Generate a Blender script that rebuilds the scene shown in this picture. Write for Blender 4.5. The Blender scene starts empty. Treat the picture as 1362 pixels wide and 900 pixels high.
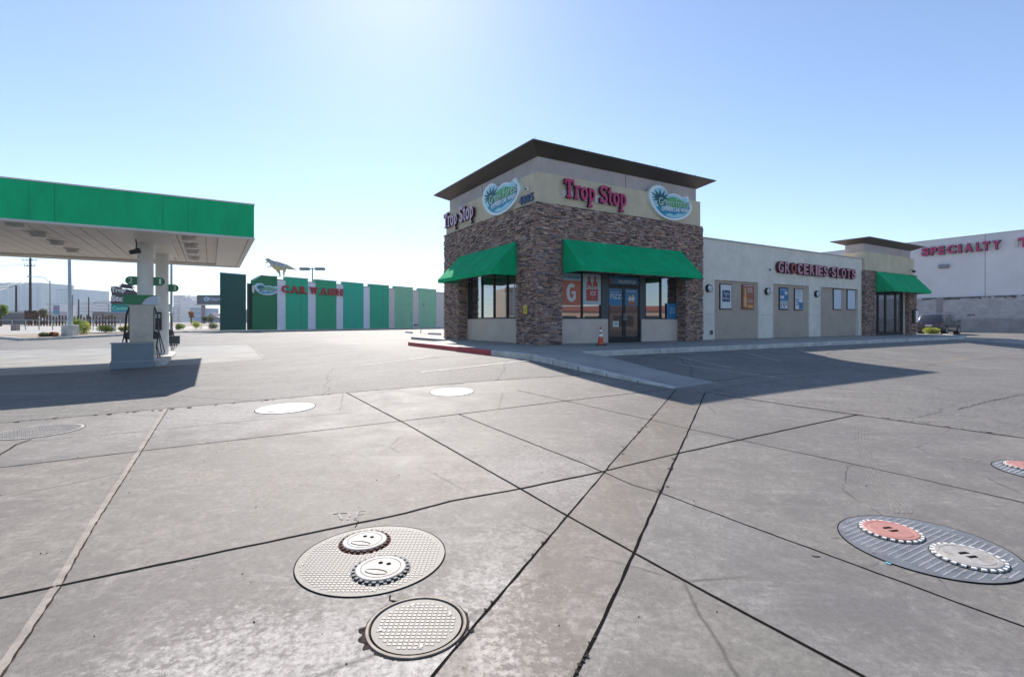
import bpy, bmesh, math, random
from mathutils import Vector, Matrix
random.seed(7)
scn = bpy.context.scene
COL = scn.collection
F = 663.0; CX = 681.0; HY = 428.0; CAMZ = 1.6
AL = math.atan2(.5176, .8556)
D1 = Vector((math.cos(AL), math.sin(AL))); D2 = Vector((-math.sin(AL), math.cos(AL)))
C0 = Vector((.913, 18.8)); BZ = .72
rnd = random.random
def R(a, b): return a + (b - a) * random.random()

# ---------------------------------------------------------------- terrain
def sst(a, b, x):
    t = max(0, min(1, (x - a) / (b - a))); return t * t * (3 - 2 * t)
def gz(X, Y):
    qx, qy = X - C0.x, Y - C0.y
    u = qx * D1.x + qy * D1.y; v = qx * D2.x + qy * D2.y
    du = max(0, -u, u - 33); dv = max(0, -v, v - 14)
    D = math.hypot(du, dv)
    a = .57 * math.exp(-max(0, D - 5.4) / 4.1)
    b = .6 * sst(22, 45, Y) + .5 * sst(50, 90, Y) * sst(33, 45, -X) - .0
    h = max(0, .04 - abs(a - b)) / .04
    return max(a, b) + h * h * .04 * .25
def ray(px, py): return Vector(((px - CX) / F, 1.0, -(py - HY) / F))
def at_z(px, py, z):
    r = ray(px, py); Y = (z - CAMZ) / r.z
    return Vector((r.x * Y, Y, z))
def at(px, py):
    """point of the ground seen at this pixel of the photograph"""
    r = ray(px, py); Y = .5; prev = Y
    while Y < 400:
        if CAMZ + r.z * Y < gz(r.x * Y, Y): break
        prev = Y; Y += .1 + Y * .01
    lo, hi = prev, Y
    for _ in range(25):
        m = (lo + hi) / 2
        if CAMZ + r.z * m < gz(r.x * m, m): hi = m
        else: lo = m
    return Vector((r.x * hi, hi, gz(r.x * hi, hi)))
def at_y(px, py, Y): return Vector(((px - CX) / F * Y, Y, CAMZ - (py - HY) / F * Y))
def gpt(px, Y):
    x = (px - CX) / F * Y; return Vector((x, Y, gz(x, Y)))
# facade helpers: local building frame, x = u (along d1), y = v (along d2), z above pavement
def fu(px, py, v=0.0):
    k = (px - CX) / F
    ox = C0.x + v * D2.x; oy = C0.y + v * D2.y
    u = (k * oy - ox) / (D1.x - k * D1.y)
    Y = oy + u * D1.y
    return u, CAMZ - (py - HY) / F * Y - BZ
def fv(px, py, u=0.0):
    k = (px - CX) / F
    ox = C0.x + u * D1.x; oy = C0.y + u * D1.y
    v = (k * oy - ox) / (D2.x - k * D2.y)
    Y = oy + v * D2.y
    return v, CAMZ - (py - HY) / F * Y - BZ

# ---------------------------------------------------------------- objects
def link(o, parent=None):
    COL.objects.link(o)
    if parent is not None: o.parent = parent
    return o
def tag(o, label=None, cat=None, group=None, kind=None):
    if label: o['label'] = label
    if cat: o['category'] = cat
    if group: o['group'] = group
    if kind: o['kind'] = kind
    return o
def thing(name, label, cat, loc=(0, 0, 0), rz=0, group=None):
    o = bpy.data.objects.new(name, None); o.empty_display_size = .2
    o.location = loc; o.rotation_euler = (0, 0, rz); link(o)
    return tag(o, label, cat, group)
def copy_tree(o, parent=None):
    c = o.copy(); COL.objects.link(c)
    if parent is not None: c.parent = parent
    for ch in list(o.children): copy_tree(ch, c)
    return c

class MB:
    def __init__(s): s.v = []; s.f = []; s.m = []; s.c = []; s.cm = 0; s.cc = (1, 1, 1, 1)
    def add(s, vs, fs):
        b = len(s.v); s.v += [tuple(p) for p in vs]
        for f in fs:
            s.f.append([i + b for i in f]); s.m.append(s.cm); s.c.append(s.cc)
        return s
    def box(s, x0, x1, y0, y1, z0, z1):
        vs = [(x0, y0, z0), (x1, y0, z0), (x1, y1, z0), (x0, y1, z0), (x0, y0, z1), (x1, y0, z1), (x1, y1, z1), (x0, y1, z1)]
        return s.add(vs, [(0, 3, 2, 1), (4, 5, 6, 7), (0, 1, 5, 4), (1, 2, 6, 5), (2, 3, 7, 6), (3, 0, 4, 7)])
    def hexa(s, lo, hi):
        """prism between two rings of equal length (lo and hi wound counter-clockwise seen from hi)"""
        n = len(lo)
        fs = [list(range(n))[::-1], [n + i for i in range(n)]]
        fs += [(i, (i + 1) % n, n + (i + 1) % n, n + i) for i in range(n)]
        return s.add(list(lo) + list(hi), fs)
    def prism_xz(s, poly, y0, y1):
        return s.hexa([(x, y1, z) for x, z in poly], [(x, y0, z) for x, z in poly])
    def prism_xy(s, poly, z0, z1):
        return s.hexa([(x, y, z0) for x, y in poly], [(x, y, z1) for x, y in poly])
    def cyl(s, p0, p1, r0, r1=None, n=16, caps=True):
        if r1 is None: r1 = r0
        return s.tube([p0, p1], [r0, r1], n, caps)
    def tube(s, pts, r, n=10, caps=True):
        pts = [Vector(p) for p in pts]; m = len(pts)
        if not hasattr(r, '__len__'): r = [r] * m
        vs = []; ref = None
        for i, p in enumerate(pts):
            d = (pts[min(i + 1, m - 1)] - pts[max(i - 1, 0)]).normalized()
            if ref is None:
                ref = Vector((1, 0, 0)) if abs(d.x) < .9 else Vector((0, 1, 0))
            a = (ref - d * ref.dot(d)).normalized(); b = d.cross(a); ref = a
            for k in range(n):
                t = 2 * math.pi * k / n
                vs.append(p + (a * math.cos(t) + b * math.sin(t)) * r[i])
        fs = []
        for i in range(m - 1):
            for k in range(n):
                k2 = (k + 1) % n
                fs.append((i * n + k, i * n + k2, (i + 1) * n + k2, (i + 1) * n + k))
        if caps:
            fs.append(list(range(n))[::-1]); fs.append([(m - 1) * n + k for k in range(n)])
        return s.add(vs, fs)
    def ring(s, cx, cy, prof, n=48):
        """lathe of (radius, z) profile"""
        m = len(prof); vs = []
        for (r, z) in prof:
            for k in range(n):
                t = 2 * math.pi * k / n; vs.append((cx + r * math.cos(t), cy + r * math.sin(t), z))
        fs = []
        for i in range(m - 1):
            for k in range(n):
                k2 = (k + 1) % n
                fs.append((i * n + k, i * n + k2, (i + 1) * n + k2, (i + 1) * n + k))
        if prof[-1][0] > 1e-4 and s.capring: fs.append([(m - 1) * n + k for k in range(n)])
        return s.add(vs, fs)
    capring = True
    def build(s, name, mats, parent=None, smooth=False, loc=None, bevel=0):
        me = bpy.data.meshes.new(name)
        me.from_pydata(s.v, [], s.f)
        if not isinstance(mats, (list, tuple)): mats = [mats]
        for m in mats: me.materials.append(m)
        if len(mats) > 1:
            me.polygons.foreach_set('material_index', s.m)
        if any(c != (1, 1, 1, 1) for c in s.c):
            at_ = me.color_attributes.new('tone', 'FLOAT_COLOR', 'CORNER')
            buf = []
            for p, c in zip(me.polygons, s.c): buf += list(c) * p.loop_total
            at_.data.foreach_set('color', buf)
        if smooth:
            me.polygons.foreach_set('use_smooth', [True] * len(me.polygons))
            try: me.set_sharp_from_angle(angle=math.radians(40))
            except Exception: pass
        me.update()
        o = bpy.data.objects.new(name, me); link(o, parent)
        if loc is not None: o.location = loc
        if bevel:
            b = o.modifiers.new('bevel', 'BEVEL'); b.width = bevel; b.segments = 2; b.limit_method = 'ANGLE'
        return o

# ---------------------------------------------------------------- materials
def newmat(name):
    m = bpy.data.materials.new(name); m.use_nodes = True
    nt = m.node_tree; return m, nt, nt.nodes['Principled BSDF']
def N(nt, t, **kw):
    n = nt.nodes.new(t)
    for k, v in kw.items():
        if k in n.inputs: n.inputs[k].default_value = v
        else: setattr(n, k, v)
    return n
def L(nt, a, b): nt.links.new(a, b)
def ramp(nt, fac, stops):
    n = nt.nodes.new('ShaderNodeValToRGB'); el = n.color_ramp.elements
    while len(el) < len(stops): el.new(.5)
    for e, (p, c) in zip(el, stops):
        e.position = p; e.color = (c, c, c, 1) if not hasattr(c, '__len__') else (*c, 1)
    L(nt, fac, n.inputs[0]); return n.outputs[0]
def mix(nt, fac, a, b, mode='MIX'):
    n = nt.nodes.new('ShaderNodeMix'); n.data_type = 'RGBA'; n.blend_type = mode
    for i, x in ((0, fac), (6, a), (7, b)):
        if hasattr(x, 'is_output'): L(nt, x, n.inputs[i])
        elif i == 0: n.inputs[0].default_value = x
        else: n.inputs[i].default_value = (*x, 1) if len(x) == 3 else x
    return n.outputs[2]
def mth(nt, op, a, b=0.0, c=None):
    n = nt.nodes.new('ShaderNodeMath'); n.operation = op
    for i, x in enumerate((a, b) if c is None else (a, b, c)):
        if hasattr(x, 'is_output'): L(nt, x, n.inputs[i])
        else: n.inputs[i].default_value = x
    return n.outputs[0]
def bump(nt, p, h, strength=.3, dist=.01):
    b = nt.nodes.new('ShaderNodeBump'); b.inputs['Strength'].default_value = strength; b.inputs['Distance'].default_value = dist
    L(nt, h, b.inputs['Height']); L(nt, b.outputs[0], p.inputs['Normal'])
def noise(nt, vec, scale, detail=6, rough=.6, dist=0):
    n = N(nt, 'ShaderNodeTexNoise', Scale=scale, Detail=detail, Roughness=rough, Distortion=dist)
    if vec is not None: L(nt, vec, n.inputs['Vector'])
    return n.outputs['Fac']
def mat(name, c, rough=.6, metal=0, var=.12, sc=3, bmp=.0, bsc=60, spec=.5, streak=0):
    m, nt, p = newmat(name)
    tc = nt.nodes.new('ShaderNodeTexCoord').outputs['Object']
    n1 = noise(nt, tc, sc, 6, .65)
    dark = tuple(x * (1 - var * 2) for x in c); lite = tuple(min(1, x * (1 + var)) for x in c)
    col = mix(nt, ramp(nt, n1, [(.3, 0), (.7, 1)]), dark, lite)
    if streak:
        mp = N(nt, 'ShaderNodeMapping'); mp.inputs['Scale'].default_value = (6, 6, .35); L(nt, tc, mp.inputs[0])
        st = noise(nt, mp.outputs[0], 1.5, 5, .7)
        col = mix(nt, ramp(nt, st, [(.52, 0), (.75, streak)]), col, tuple(x * .45 for x in c))
    L(nt, col, p.inputs['Base Color'])
    p.inputs['Metallic'].default_value = metal; p.inputs['Specular IOR Level'].default_value = spec
    rr = mth(nt, 'ADD', mth(nt, 'MULTIPLY', n1, .2), rough - .1); L(nt, rr, p.inputs['Roughness'])
    if bmp:
        bump(nt, p, noise(nt, tc, bsc, 4, .6), bmp, .01)
    return m
def flat(name, c, rough=.5, metal=0, spec=.5, emit=0):
    m, nt, p = newmat(name); p.inputs['Base Color'].default_value = (*c, 1)
    p.inputs['Roughness'].default_value = rough; p.inputs['Metallic'].default_value = metal
    p.inputs['Specular IOR Level'].default_value = spec
    if emit: p.inputs['Emission Color'].default_value = (*c, 1); p.inputs['Emission Strength'].default_value = emit
    return m

def ground_common(nt, pos):
    return dict(big=noise(nt, pos, .25, 5, .6, .3), mid=noise(nt, pos, 1.3, 7, .65, .4), fine=noise(nt, pos, 28, 6, .75), grit=noise(nt, pos, 140, 3, .7))
def mat_concrete(name='weathered_concrete', tint=None, stain=False):
    m, nt, p = newmat(name)
    pos = nt.nodes.new('ShaderNodeNewGeometry').outputs['Position']
    g = ground_common(nt, pos)
    col = mix(nt, ramp(nt, g['big'], [(.35, 0), (.65, 1)]), (.218, .2, .182), (.305, .28, .255))
    # greyer slabs right of the gutter, warmer left; some sun-glare contrast painted in
    sx = nt.nodes.new('ShaderNodeSeparateXYZ'); L(nt, pos, sx.inputs[0])
    side = mth(nt, 'SUBTRACT', sx.outputs[0], mth(nt, 'MULTIPLY', sx.outputs[1], .2))
    col = mix(nt, ramp(nt, mth(nt, 'MULTIPLY_ADD', side, .12, .5), [(.5, 0), (.62, .7)]), col, (.2, .19, .175))
    col = mix(nt, ramp(nt, g['mid'], [(.38, .7), (.62, 0)]), col, (.13, .118, .11))
    # brushed streaks
    mp = N(nt, 'ShaderNodeMapping'); mp.inputs['Rotation'].default_value = (0, 0, -.35); mp.inputs['Scale'].default_value = (.5, 4, 1); L(nt, pos, mp.inputs[0])
    st = noise(nt, mp.outputs[0], 1.6, 7, .7, .5)
    col = mix(nt, ramp(nt, st, [(.55, 0), (.8, .5)]), col, (.42, .39, .37))
    col = mix(nt, ramp(nt, st, [(.25, .55), (.45, 0)]), col, (.13, .122, .12))
    # bleached scaling round the tank lids
    def blob(cx, cy, r, sc, thr, amt, c):
        d = N(nt, 'ShaderNodeVectorMath', operation='DISTANCE'); L(nt, pos, d.inputs[0]); d.inputs[1].default_value = (cx, cy, 0)
        fall = ramp(nt, mth(nt, 'DIVIDE', d.outputs['Value'], r), [(.15, 1), (1, 0)])
        n = noise(nt, pos, sc, 9, .72, .2)
        f = ramp(nt, mth(nt, 'ADD', n, mth(nt, 'MULTIPLY', fall, .33)), [(thr, 0), (thr + (.07 if sc > 20 else .14), 1)])
        return mth(nt, 'MULTIPLY', mth(nt, 'MULTIPLY', f, fall), amt), c
    for a in BLOBS:
        f, c = blob(*a); col = mix(nt, f, col, c)
    # grit, pits and gum
    col = mix(nt, ramp(nt, g['fine'], [(.35, .65), (.58, 0)]), col, (.11, .1, .095))
    md = noise(nt, pos, 9, 8, .75, .3); col = mix(nt, ramp(nt, md, [(.36, .5), (.52, 0)]), col, (.14, .125, .115)); col = mix(nt, ramp(nt, md, [(.55, 0), (.7, .35)]), col, (.42, .385, .36))
    col = mix(nt, ramp(nt, g['grit'], [(.55, 0), (.8, .35)]), col, (.5, .47, .45))
    v = N(nt, 'ShaderNodeTexVoronoi', Scale=2.1, Randomness=1.0); L(nt, pos, v.inputs['Vector'])
    col = mix(nt, ramp(nt, v.outputs['Distance'], [(.008, .7), (.016, 0)]), col, (.035, .033, .032))
    v2 = N(nt, 'ShaderNodeTexVoronoi', Scale=1.3, Randomness=1.0); L(nt, pos, v2.inputs['Vector'])
    col = mix(nt, ramp(nt, v2.outputs['Distance'], [(.008, .4), (.02, 0)]), col, (.5, .49, .47))
    if stain:
        mg = N(nt, 'ShaderNodeMapping'); mg.inputs['Rotation'].default_value = (0, 0, .38); mg.inputs['Scale'].default_value = (2.2, .3, 1); L(nt, pos, mg.inputs[0])
        col = mix(nt, ramp(nt, noise(nt, mg.outputs[0], 1.1, 6, .65, .4), [(.42, 0), (.66, .6)]), col, (.12, .1, .085))
    if tint: col = mix(nt, 1.0, col, tint, 'MULTIPLY')
    # hairline cracks
    dn = N(nt, 'ShaderNodeTexNoise', Scale=1.2, Detail=5); L(nt, pos, dn.inputs['Vector'])
    wv = mix(nt, .18, pos, dn.outputs['Color'], 'ADD')
    v3 = N(nt, 'ShaderNodeTexVoronoi', Scale=.22, feature='DISTANCE_TO_EDGE'); L(nt, wv, v3.inputs['Vector'])
    cr = mth(nt, 'MULTIPLY', ramp(nt, v3.outputs['Distance'], [(.0, 1), (.0022, 0)]), ramp(nt, g['mid'], [(.45, 0), (.55, .7)]))
    col = mix(nt, cr, col, (.05, .045, .04))
    L(nt, col, p.inputs['Base Color'])
    L(nt, ramp(nt, g['mid'], [(.3, .58), (.7, .76)]), p.inputs['Roughness'])
    p.inputs['Specular IOR Level'].default_value = .24
    h = mth(nt, 'ADD', mth(nt, 'MULTIPLY', g['fine'], .6), mth(nt, 'MULTIPLY', g['grit'], .5))
    bump(nt, p, h, .45, .006)
    return m
def mat_asphalt(name, base, lite, rough=.6, patch=True):
    m, nt, p = newmat(name)
    pos = nt.nodes.new('ShaderNodeNewGeometry').outputs['Position']
    g = ground_common(nt, pos)
    col = mix(nt, ramp(nt, g['big'], [(.35, 0), (.65, 1)]), base, lite)
    col = mix(nt, ramp(nt, g['mid'], [(.35, .5), (.6, 0)]), col, tuple(x * .6 for x in base))
    agg = noise(nt, pos, 75, 3, .8)
    col = mix(nt, ramp(nt, agg, [(.5, 0), (.68, .6)]), col, tuple(min(1, x * 2.4) for x in lite))
    col = mix(nt, ramp(nt, agg, [(.32, .6), (.45, 0)]), col, tuple(x * .4 for x in base))
    ag2 = noise(nt, pos, 16, 6, .85); col = mix(nt, ramp(nt, ag2, [(.52, 0), (.66, .55)]), col, tuple(x * 1.9 for x in lite)); col = mix(nt, ramp(nt, ag2, [(.34, .6), (.48, 0)]), col, tuple(x * .4 for x in base))
    dn = N(nt, 'ShaderNodeTexNoise', Scale=.9, Detail=6); L(nt, pos, dn.inputs['Vector'])
    wv = mix(nt, .5, pos, dn.outputs['Color'], 'ADD')
    v3 = N(nt, 'ShaderNodeTexVoronoi', Scale=.17, feature='DISTANCE_TO_EDGE'); L(nt, wv, v3.inputs['Vector'])
    cr = mth(nt, 'MULTIPLY', ramp(nt, v3.outputs['Distance'], [(.0, 1), (.004, 0)]), ramp(nt, g['big'], [(.4, 0), (.5, .8)]))
    col = mix(nt, cr, col, (.03, .03, .03))
    mp = N(nt, 'ShaderNodeMapping'); mp.inputs['Rotation'].default_value = (0, 0, .3); mp.inputs['Scale'].default_value = (.12, 1.6, 1); L(nt, pos, mp.inputs[0])
    tr = noise(nt, mp.outputs[0], 1.1, 5, .6, .4)
    col = mix(nt, ramp(nt, tr, [(.55, 0), (.75, .45)]), col, tuple(min(1, x * 1.7) for x in lite))
    L(nt, col, p.inputs['Base Color'])
    p.inputs['Roughness'].default_value = .68; p.inputs['Specular IOR Level'].default_value = .27
    bump(nt, p, mth(nt, 'ADD', agg, g['fine']), .8, .012)
    return m
def mat_stucco(name, c, **k): return mat(name, c, rough=.85, var=.07, sc=1.2, bmp=.35, bsc=45, spec=.2, streak=.22, **k)
def mat_stone():
    m, nt, p = newmat('ledge_stone')
    a = nt.nodes.new('ShaderNodeVertexColor'); a.layer_name = 'tone'
    tc = nt.nodes.new('ShaderNodeTexCoord').outputs['Object']
    n = noise(nt, tc, 16, 8, .7)
    col = mix(nt, 1.0, a.outputs[0], ramp(nt, n, [(.25, .5), (.75, 1.25)]), 'MULTIPLY')
    L(nt, col, p.inputs['Base Color']); p.inputs['Roughness'].default_value = .85; p.inputs['Specular IOR Level'].default_value = .25
    bump(nt, p, n, .7, .02)
    return m
def mat_glass(name='tinted_glass', refl=.28, tint=(.012, .014, .016)):
    m, nt, p = newmat(name)
    p.inputs['Base Color'].default_value = (*tint, 1); p.inputs['Roughness'].default_value = .2
    gl = N(nt, 'ShaderNodeBsdfGlossy'); gl.inputs['Roughness'].default_value = .015; gl.inputs['Color'].default_value = (.92, .96, 1, 1)
    tc = nt.nodes.new('ShaderNodeTexCoord').outputs['Object']
    b = nt.nodes.new('ShaderNodeBump'); b.inputs['Strength'].default_value = .12; b.inputs['Distance'].default_value = .01
    L(nt, noise(nt, tc, .8, 2, .5), b.inputs['Height']); L(nt, b.outputs[0], gl.inputs['Normal'])
    lw = N(nt, 'ShaderNodeLayerWeight', Blend=.35)
    mx = nt.nodes.new('ShaderNodeMixShader')
    L(nt, mth(nt, 'ADD', mth(nt, 'MULTIPLY', lw.outputs['Fresnel'], .6), refl), mx.inputs[0])
    L(nt, p.outputs[0], mx.inputs[1]); L(nt, gl.outputs[0], mx.inputs[2])
    L(nt, mx.outputs[0], nt.nodes['Material Output'].inputs[0])
    return m
def mat_brick(name, c1, c2, mortar, w, h, scale=1, bmp=.5):
    m, nt, p = newmat(name)
    tc = nt.nodes.new('ShaderNodeTexCoord').outputs['Object']
    sx = nt.nodes.new('ShaderNodeSeparateXYZ'); L(nt, tc, sx.inputs[0])
    cb = nt.nodes.new('ShaderNodeCombineXYZ'); L(nt, mth(nt, 'ADD', sx.outputs[0], sx.outputs[1]), cb.inputs[0]); L(nt, sx.outputs[2], cb.inputs[1])
    b = nt.nodes.new('ShaderNodeTexBrick'); L(nt, cb.outputs[0], b.inputs['Vector'])
    b.inputs['Color1'].default_value = (*c1, 1); b.inputs['Color2'].default_value = (*c2, 1); b.inputs['Mortar'].default_value = (*mortar, 1)
    b.inputs['Scale'].default_value = scale; b.inputs['Brick Width'].default_value = w; b.inputs['Row Height'].default_value = h; b.inputs['Mortar Size'].default_value = .008
    n = noise(nt, tc, 1.5, 6, .6)
    L(nt, mix(nt, 1, b.outputs[0], ramp(nt, n, [(.3, .75), (.7, 1.1)]), 'MULTIPLY'), p.inputs['Base Color'])
    p.inputs['Roughness'].default_value = .85; bump(nt, p, b.outputs['Fac'], -bmp, .01)
    return m

def circle_fit(l, r, t, b, zoff=0):
    """ground circle whose picture spans these pixels"""
    far = at((l + r) / 2, t); near = at((l + r) / 2, b)
    Yc = (far.y + near.y) / 2; rad = (far.y - near.y) / 2
    kl = (l - CX) / F; kr = (r - CX) / F
    xl = kl * Yc + rad * math.hypot(1, kl); xr = kr * Yc - rad * math.hypot(1, kr)
    rw = (kr - kl) * Yc / (math.hypot(1, kl) + math.hypot(1, kr))
    X = (xl + xr) / 2
    return X, Yc, (rad + rw) / 2

A1 = circle_fit(395, 588, 700, 797); A1a = circle_fit(453, 517, 708, 739); A1b = circle_fit(469, 543, 741, 781)
A2 = circle_fit(494, 613, 799, 873)
BLOBS = [(-.5, 2.1, 1.5, 22, .70, .9, (.6, .57, .54)), (-1.3, 2.2, 1.2, 30, .76, .8, (.58, .55, .52)), (-.1, 2.95, .7, 26, .74, .7, (.54, .51, .48)), (-.75, 2.3, 1.7, 9, .70, .5, (.43, .4, .375)), (-1.6, 2.2, 1.3, 12, .74, .5, (.44, .41, .385)), (-.1, 3.4, 1.3, 7, .72, .45, (.43, .4, .375)),
         (.45, 2.6, .8, 10, .74, .5, (.43, .4, .375)), (.2, 5, 2.2, 2.5, .72, .35, (.42, .39, .38)), (-5, 8, 4, 1.2, .66, .45, (.42, .4, .38))]
# ---------------------------------------------------------------- palette
M = dict(
 concrete=mat_concrete(),
 asphalt=mat_asphalt('worn_asphalt', (.135, .127, .118), (.195, .183, .17)),
 road=mat_asphalt('road_asphalt', (.12, .12, .12), (.17, .165, .16)),
 pad=mat('pump_pad_concrete', (.29, .28, .26), .65, spec=.25, var=.2, sc=.6, bmp=.2),
 walk=mat('sidewalk_concrete', (.34, .325, .3), .75, var=.12, sc=1.1, bmp=.3),
 kerb=mat('kerb_concrete', (.58, .56, .52), .8, var=.18, sc=2.5, bmp=.3),
 redpaint=mat('red_kerb_paint', (.5, .06, .07), .6, var=.2, sc=4, bmp=.2),
 joint=mat('black_joint_sealant', (.012, .011, .01), 1.0, var=.3, sc=9, bmp=.2, spec=.05),
 joint_tan=mat('tan_joint_filler', (.31, .27, .235), .8, var=.2, sc=9, bmp=.4),
 crumb=mat('crumbled_joint_dirt', (.05, .04, .036), .95, var=.4, sc=20, bmp=.8, spec=.1),
 paint=mat('faded_line_paint', (.37, .36, .34), .7, var=.2, sc=14),
 stone=mat_stone(),
 grout=mat('dark_mortar', (.05, .042, .04), .95),
 tan=mat_stucco('tan_stucco', (.63, .54, .39)),
 taupe=mat_stucco('taupe_stucco', (.5, .44, .42)),
 cream=mat_stucco('cream_stucco', (.74, .7, .61)),
 knee=mat_stucco('beige_stucco', (.63, .53, .45)),
 mocha=mat_stucco('mocha_stucco', (.47, .39, .32)),
 cornice=mat('bronze_cornice_metal', (.085, .062, .052), .45, .3, var=.12, sc=1.2),
 soffit=mat('pale_soffit', (.5, .44, .38), .7),
 awn=mat('green_awning_fabric', (.002, .42, .17), .85, var=.08, sc=2, bmp=.9, bsc=2.5, spec=.1),
 green=mat('green_fascia_panel', (.002, .5, .19), .5, var=.05, sc=.6, spec=.15),
 frame=flat('dark_anodised_frame', (.012, .015, .02), .35, .4),
 glass=mat_glass(),
 glassdoor=mat_glass('door_glass', .02),
 white=mat('white_paint', (.75, .75, .73), .5, var=.04, sc=2),
 offwhite=mat('canopy_white_metal', (.62, .58, .53), .45, var=.05, sc=1),
 grey=mat('grey_metal', (.3, .31, .33), .45, .5, var=.08),
 steel=mat('galvanised_steel', (.36, .42, .45), .45, .6, var=.1, sc=6),
 dark=mat('black_plastic', (.02, .02, .022), .45, var=.2),
 magenta=flat('magenta_letter_face', (.5, .03, .14), .5), magenta_side=flat('letter_return_dark', (.06, .005, .02), .5),
 red=flat('red_letter_face', (.45, .02, .03), .4), pinkf=flat('faded_pink_letter_face', (.55, .24, .3), .5), lred=flat('faded_red_letter_face', (.42, .05, .04), .5),
 lav=flat('pale_pink_letter_face', (.62, .42, .52), .45),
 navy=flat('navy_numeral_paint', (.03, .06, .16), .45),
 orange=mat('orange_cone_plastic', (.62, .09, .03), .5), refl=flat('white_reflective_band', (.8, .8, .8), .3),
 yellow=flat('yellow_sign', (.75, .6, .02), .5), wood=mat('weathered_brown_wood', (.12, .055, .03), .85, var=.25, sc=5, bmp=.4),
 pole_wood=mat('creosoted_pole_wood', (.045, .03, .024), .9, var=.25, sc=3, bmp=.4),
 gravel=mat('tan_gravel', (.33, .26, .2), .95, var=.25, sc=8, bmp=.7, bsc=25),
 leaf=None)
def leafmat(name, c1, c2, sc=3):
    m, nt, p = newmat(name)
    tc = nt.nodes.new('ShaderNodeTexCoord').outputs['Object']
    L(nt, mix(nt, ramp(nt, noise(nt, tc, sc, 3, .6), [(.35, 0), (.65, 1)]), c1, c2), p.inputs['Base Color'])
    p.inputs['Roughness'].default_value = .6
    tl = N(nt, 'ShaderNodeBsdfTranslucent'); tl.inputs['Color'].default_value = (*[x * 1.5 for x in c2], 1)
    mx = nt.nodes.new('ShaderNodeMixShader'); mx.inputs[0].default_value = .35
    L(nt, p.outputs[0], mx.inputs[1]); L(nt, tl.outputs[0], mx.inputs[2]); L(nt, mx.outputs[0], nt.nodes['Material Output'].inputs[0])
    return m
def add_seams(m, pitch, w=.012, k=.72):
    nt = m.node_tree; p = nt.nodes['Principled BSDF']; src = p.inputs['Base Color'].links[0].from_socket
    tc = nt.nodes.new('ShaderNodeTexCoord').outputs['Object']; sx = nt.nodes.new('ShaderNodeSeparateXYZ'); L(nt, tc, sx.inputs[0])
    f = mth(nt, 'FRACT', mth(nt, 'DIVIDE', mth(nt, 'ADD', sx.outputs[0], sx.outputs[1]), pitch))
    g_ = mth(nt, 'LESS_THAN', mth(nt, 'ABSOLUTE', mth(nt, 'SUBTRACT', f, .5)), w / pitch)
    mp = N(nt, 'ShaderNodeMapping'); mp.inputs['Scale'].default_value = (1.2, 1.2, .5); L(nt, tc, mp.inputs[0])
    dust = ramp(nt, noise(nt, mp.outputs[0], 1.2, 7, .7, .5), [(.3, .8), (.7, 1.15)])
    c = mix(nt, 1.0, src, dust, 'MULTIPLY'); c = mix(nt, g_, c, mix(nt, 1.0, c, (k, k, k), 'MULTIPLY')); L(nt, c, p.inputs['Base Color'])
M['leaf'] = leafmat('bright_green_leaves', (.06, .12, .02), (.16, .24, .03))
M['leafy'] = leafmat('yellow_green_leaves', (.16, .2, .02), (.35, .38, .05))
M['leafd'] = leafmat('dusty_green_leaves', (.07, .08, .035), (.13, .14, .06))
M['leafo'] = leafmat('russet_leaves', (.25, .1, .04), (.4, .18, .07))

add_seams(M['awn'], 1.05); add_seams(M['green'], 3.6, .02, .85)
M['gutter'] = mat_concrete('brownish_gutter_concrete', (1.0, .965, .93), True)
M['slab_light'] = mat_concrete('bleached_concrete', (.98, .975, .96)); M['slab_dark'] = mat_concrete('greyer_concrete', (.93, .94, .93)); M['slab_warm'] = mat_concrete('warmer_concrete', (1.06, 1.03, 1.0))
# ---------------------------------------------------------------- text
def text_mb(mb, s, x, z, w, h, y=0.0, depth=.04, bold=0.0, xform=None, fill=True):
    """lettering in the local xz plane, facing -y, its box at x..x+w, z..z+h"""
    cu = bpy.data.curves.new('t', 'FONT'); cu.body = s; cu.extrude = depth / 2; cu.offset = bold; cu.resolution_u = 3
    o = bpy.data.objects.new('t', cu); COL.objects.link(o)
    dg = bpy.context.evaluated_depsgraph_get(); me = bpy.data.meshes.new_from_object(o.evaluated_get(dg))
    xs = [v.co.x for v in me.vertices]; ys = [v.co.y for v in me.vertices]
    x0, x1, y0, y1 = min(xs), max(xs), min(ys), max(ys)
    vs = [(x + (v.co.x - x0) / (x1 - x0) * w, y - v.co.z, z + (v.co.y - y0) / (y1 - y0) * h) for v in me.vertices]
    if xform: vs = [xform(*v) for v in vs]
    mb.add(vs, [list(p.vertices) for p in me.polygons])
    bpy.data.objects.remove(o); bpy.data.curves.remove(cu); bpy.data.meshes.remove(me)
    return mb
def smooth_loop(pts, k=5):
    out = []; n = len(pts)
    for i in range(n):
        p0, p1, p2, p3 = [Vector(pts[(i + j) % n]) for j in (-1, 0, 1, 2)]
        for a in range(k):
            t = a / k
            out.append(tuple(.5 * ((2 * p1) + (p2 - p0) * t + (2 * p0 - 5 * p1 + 4 * p2 - p3) * t * t + (3 * p1 - p0 - 3 * p2 + p3) * t ** 3)))
    return out
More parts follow.
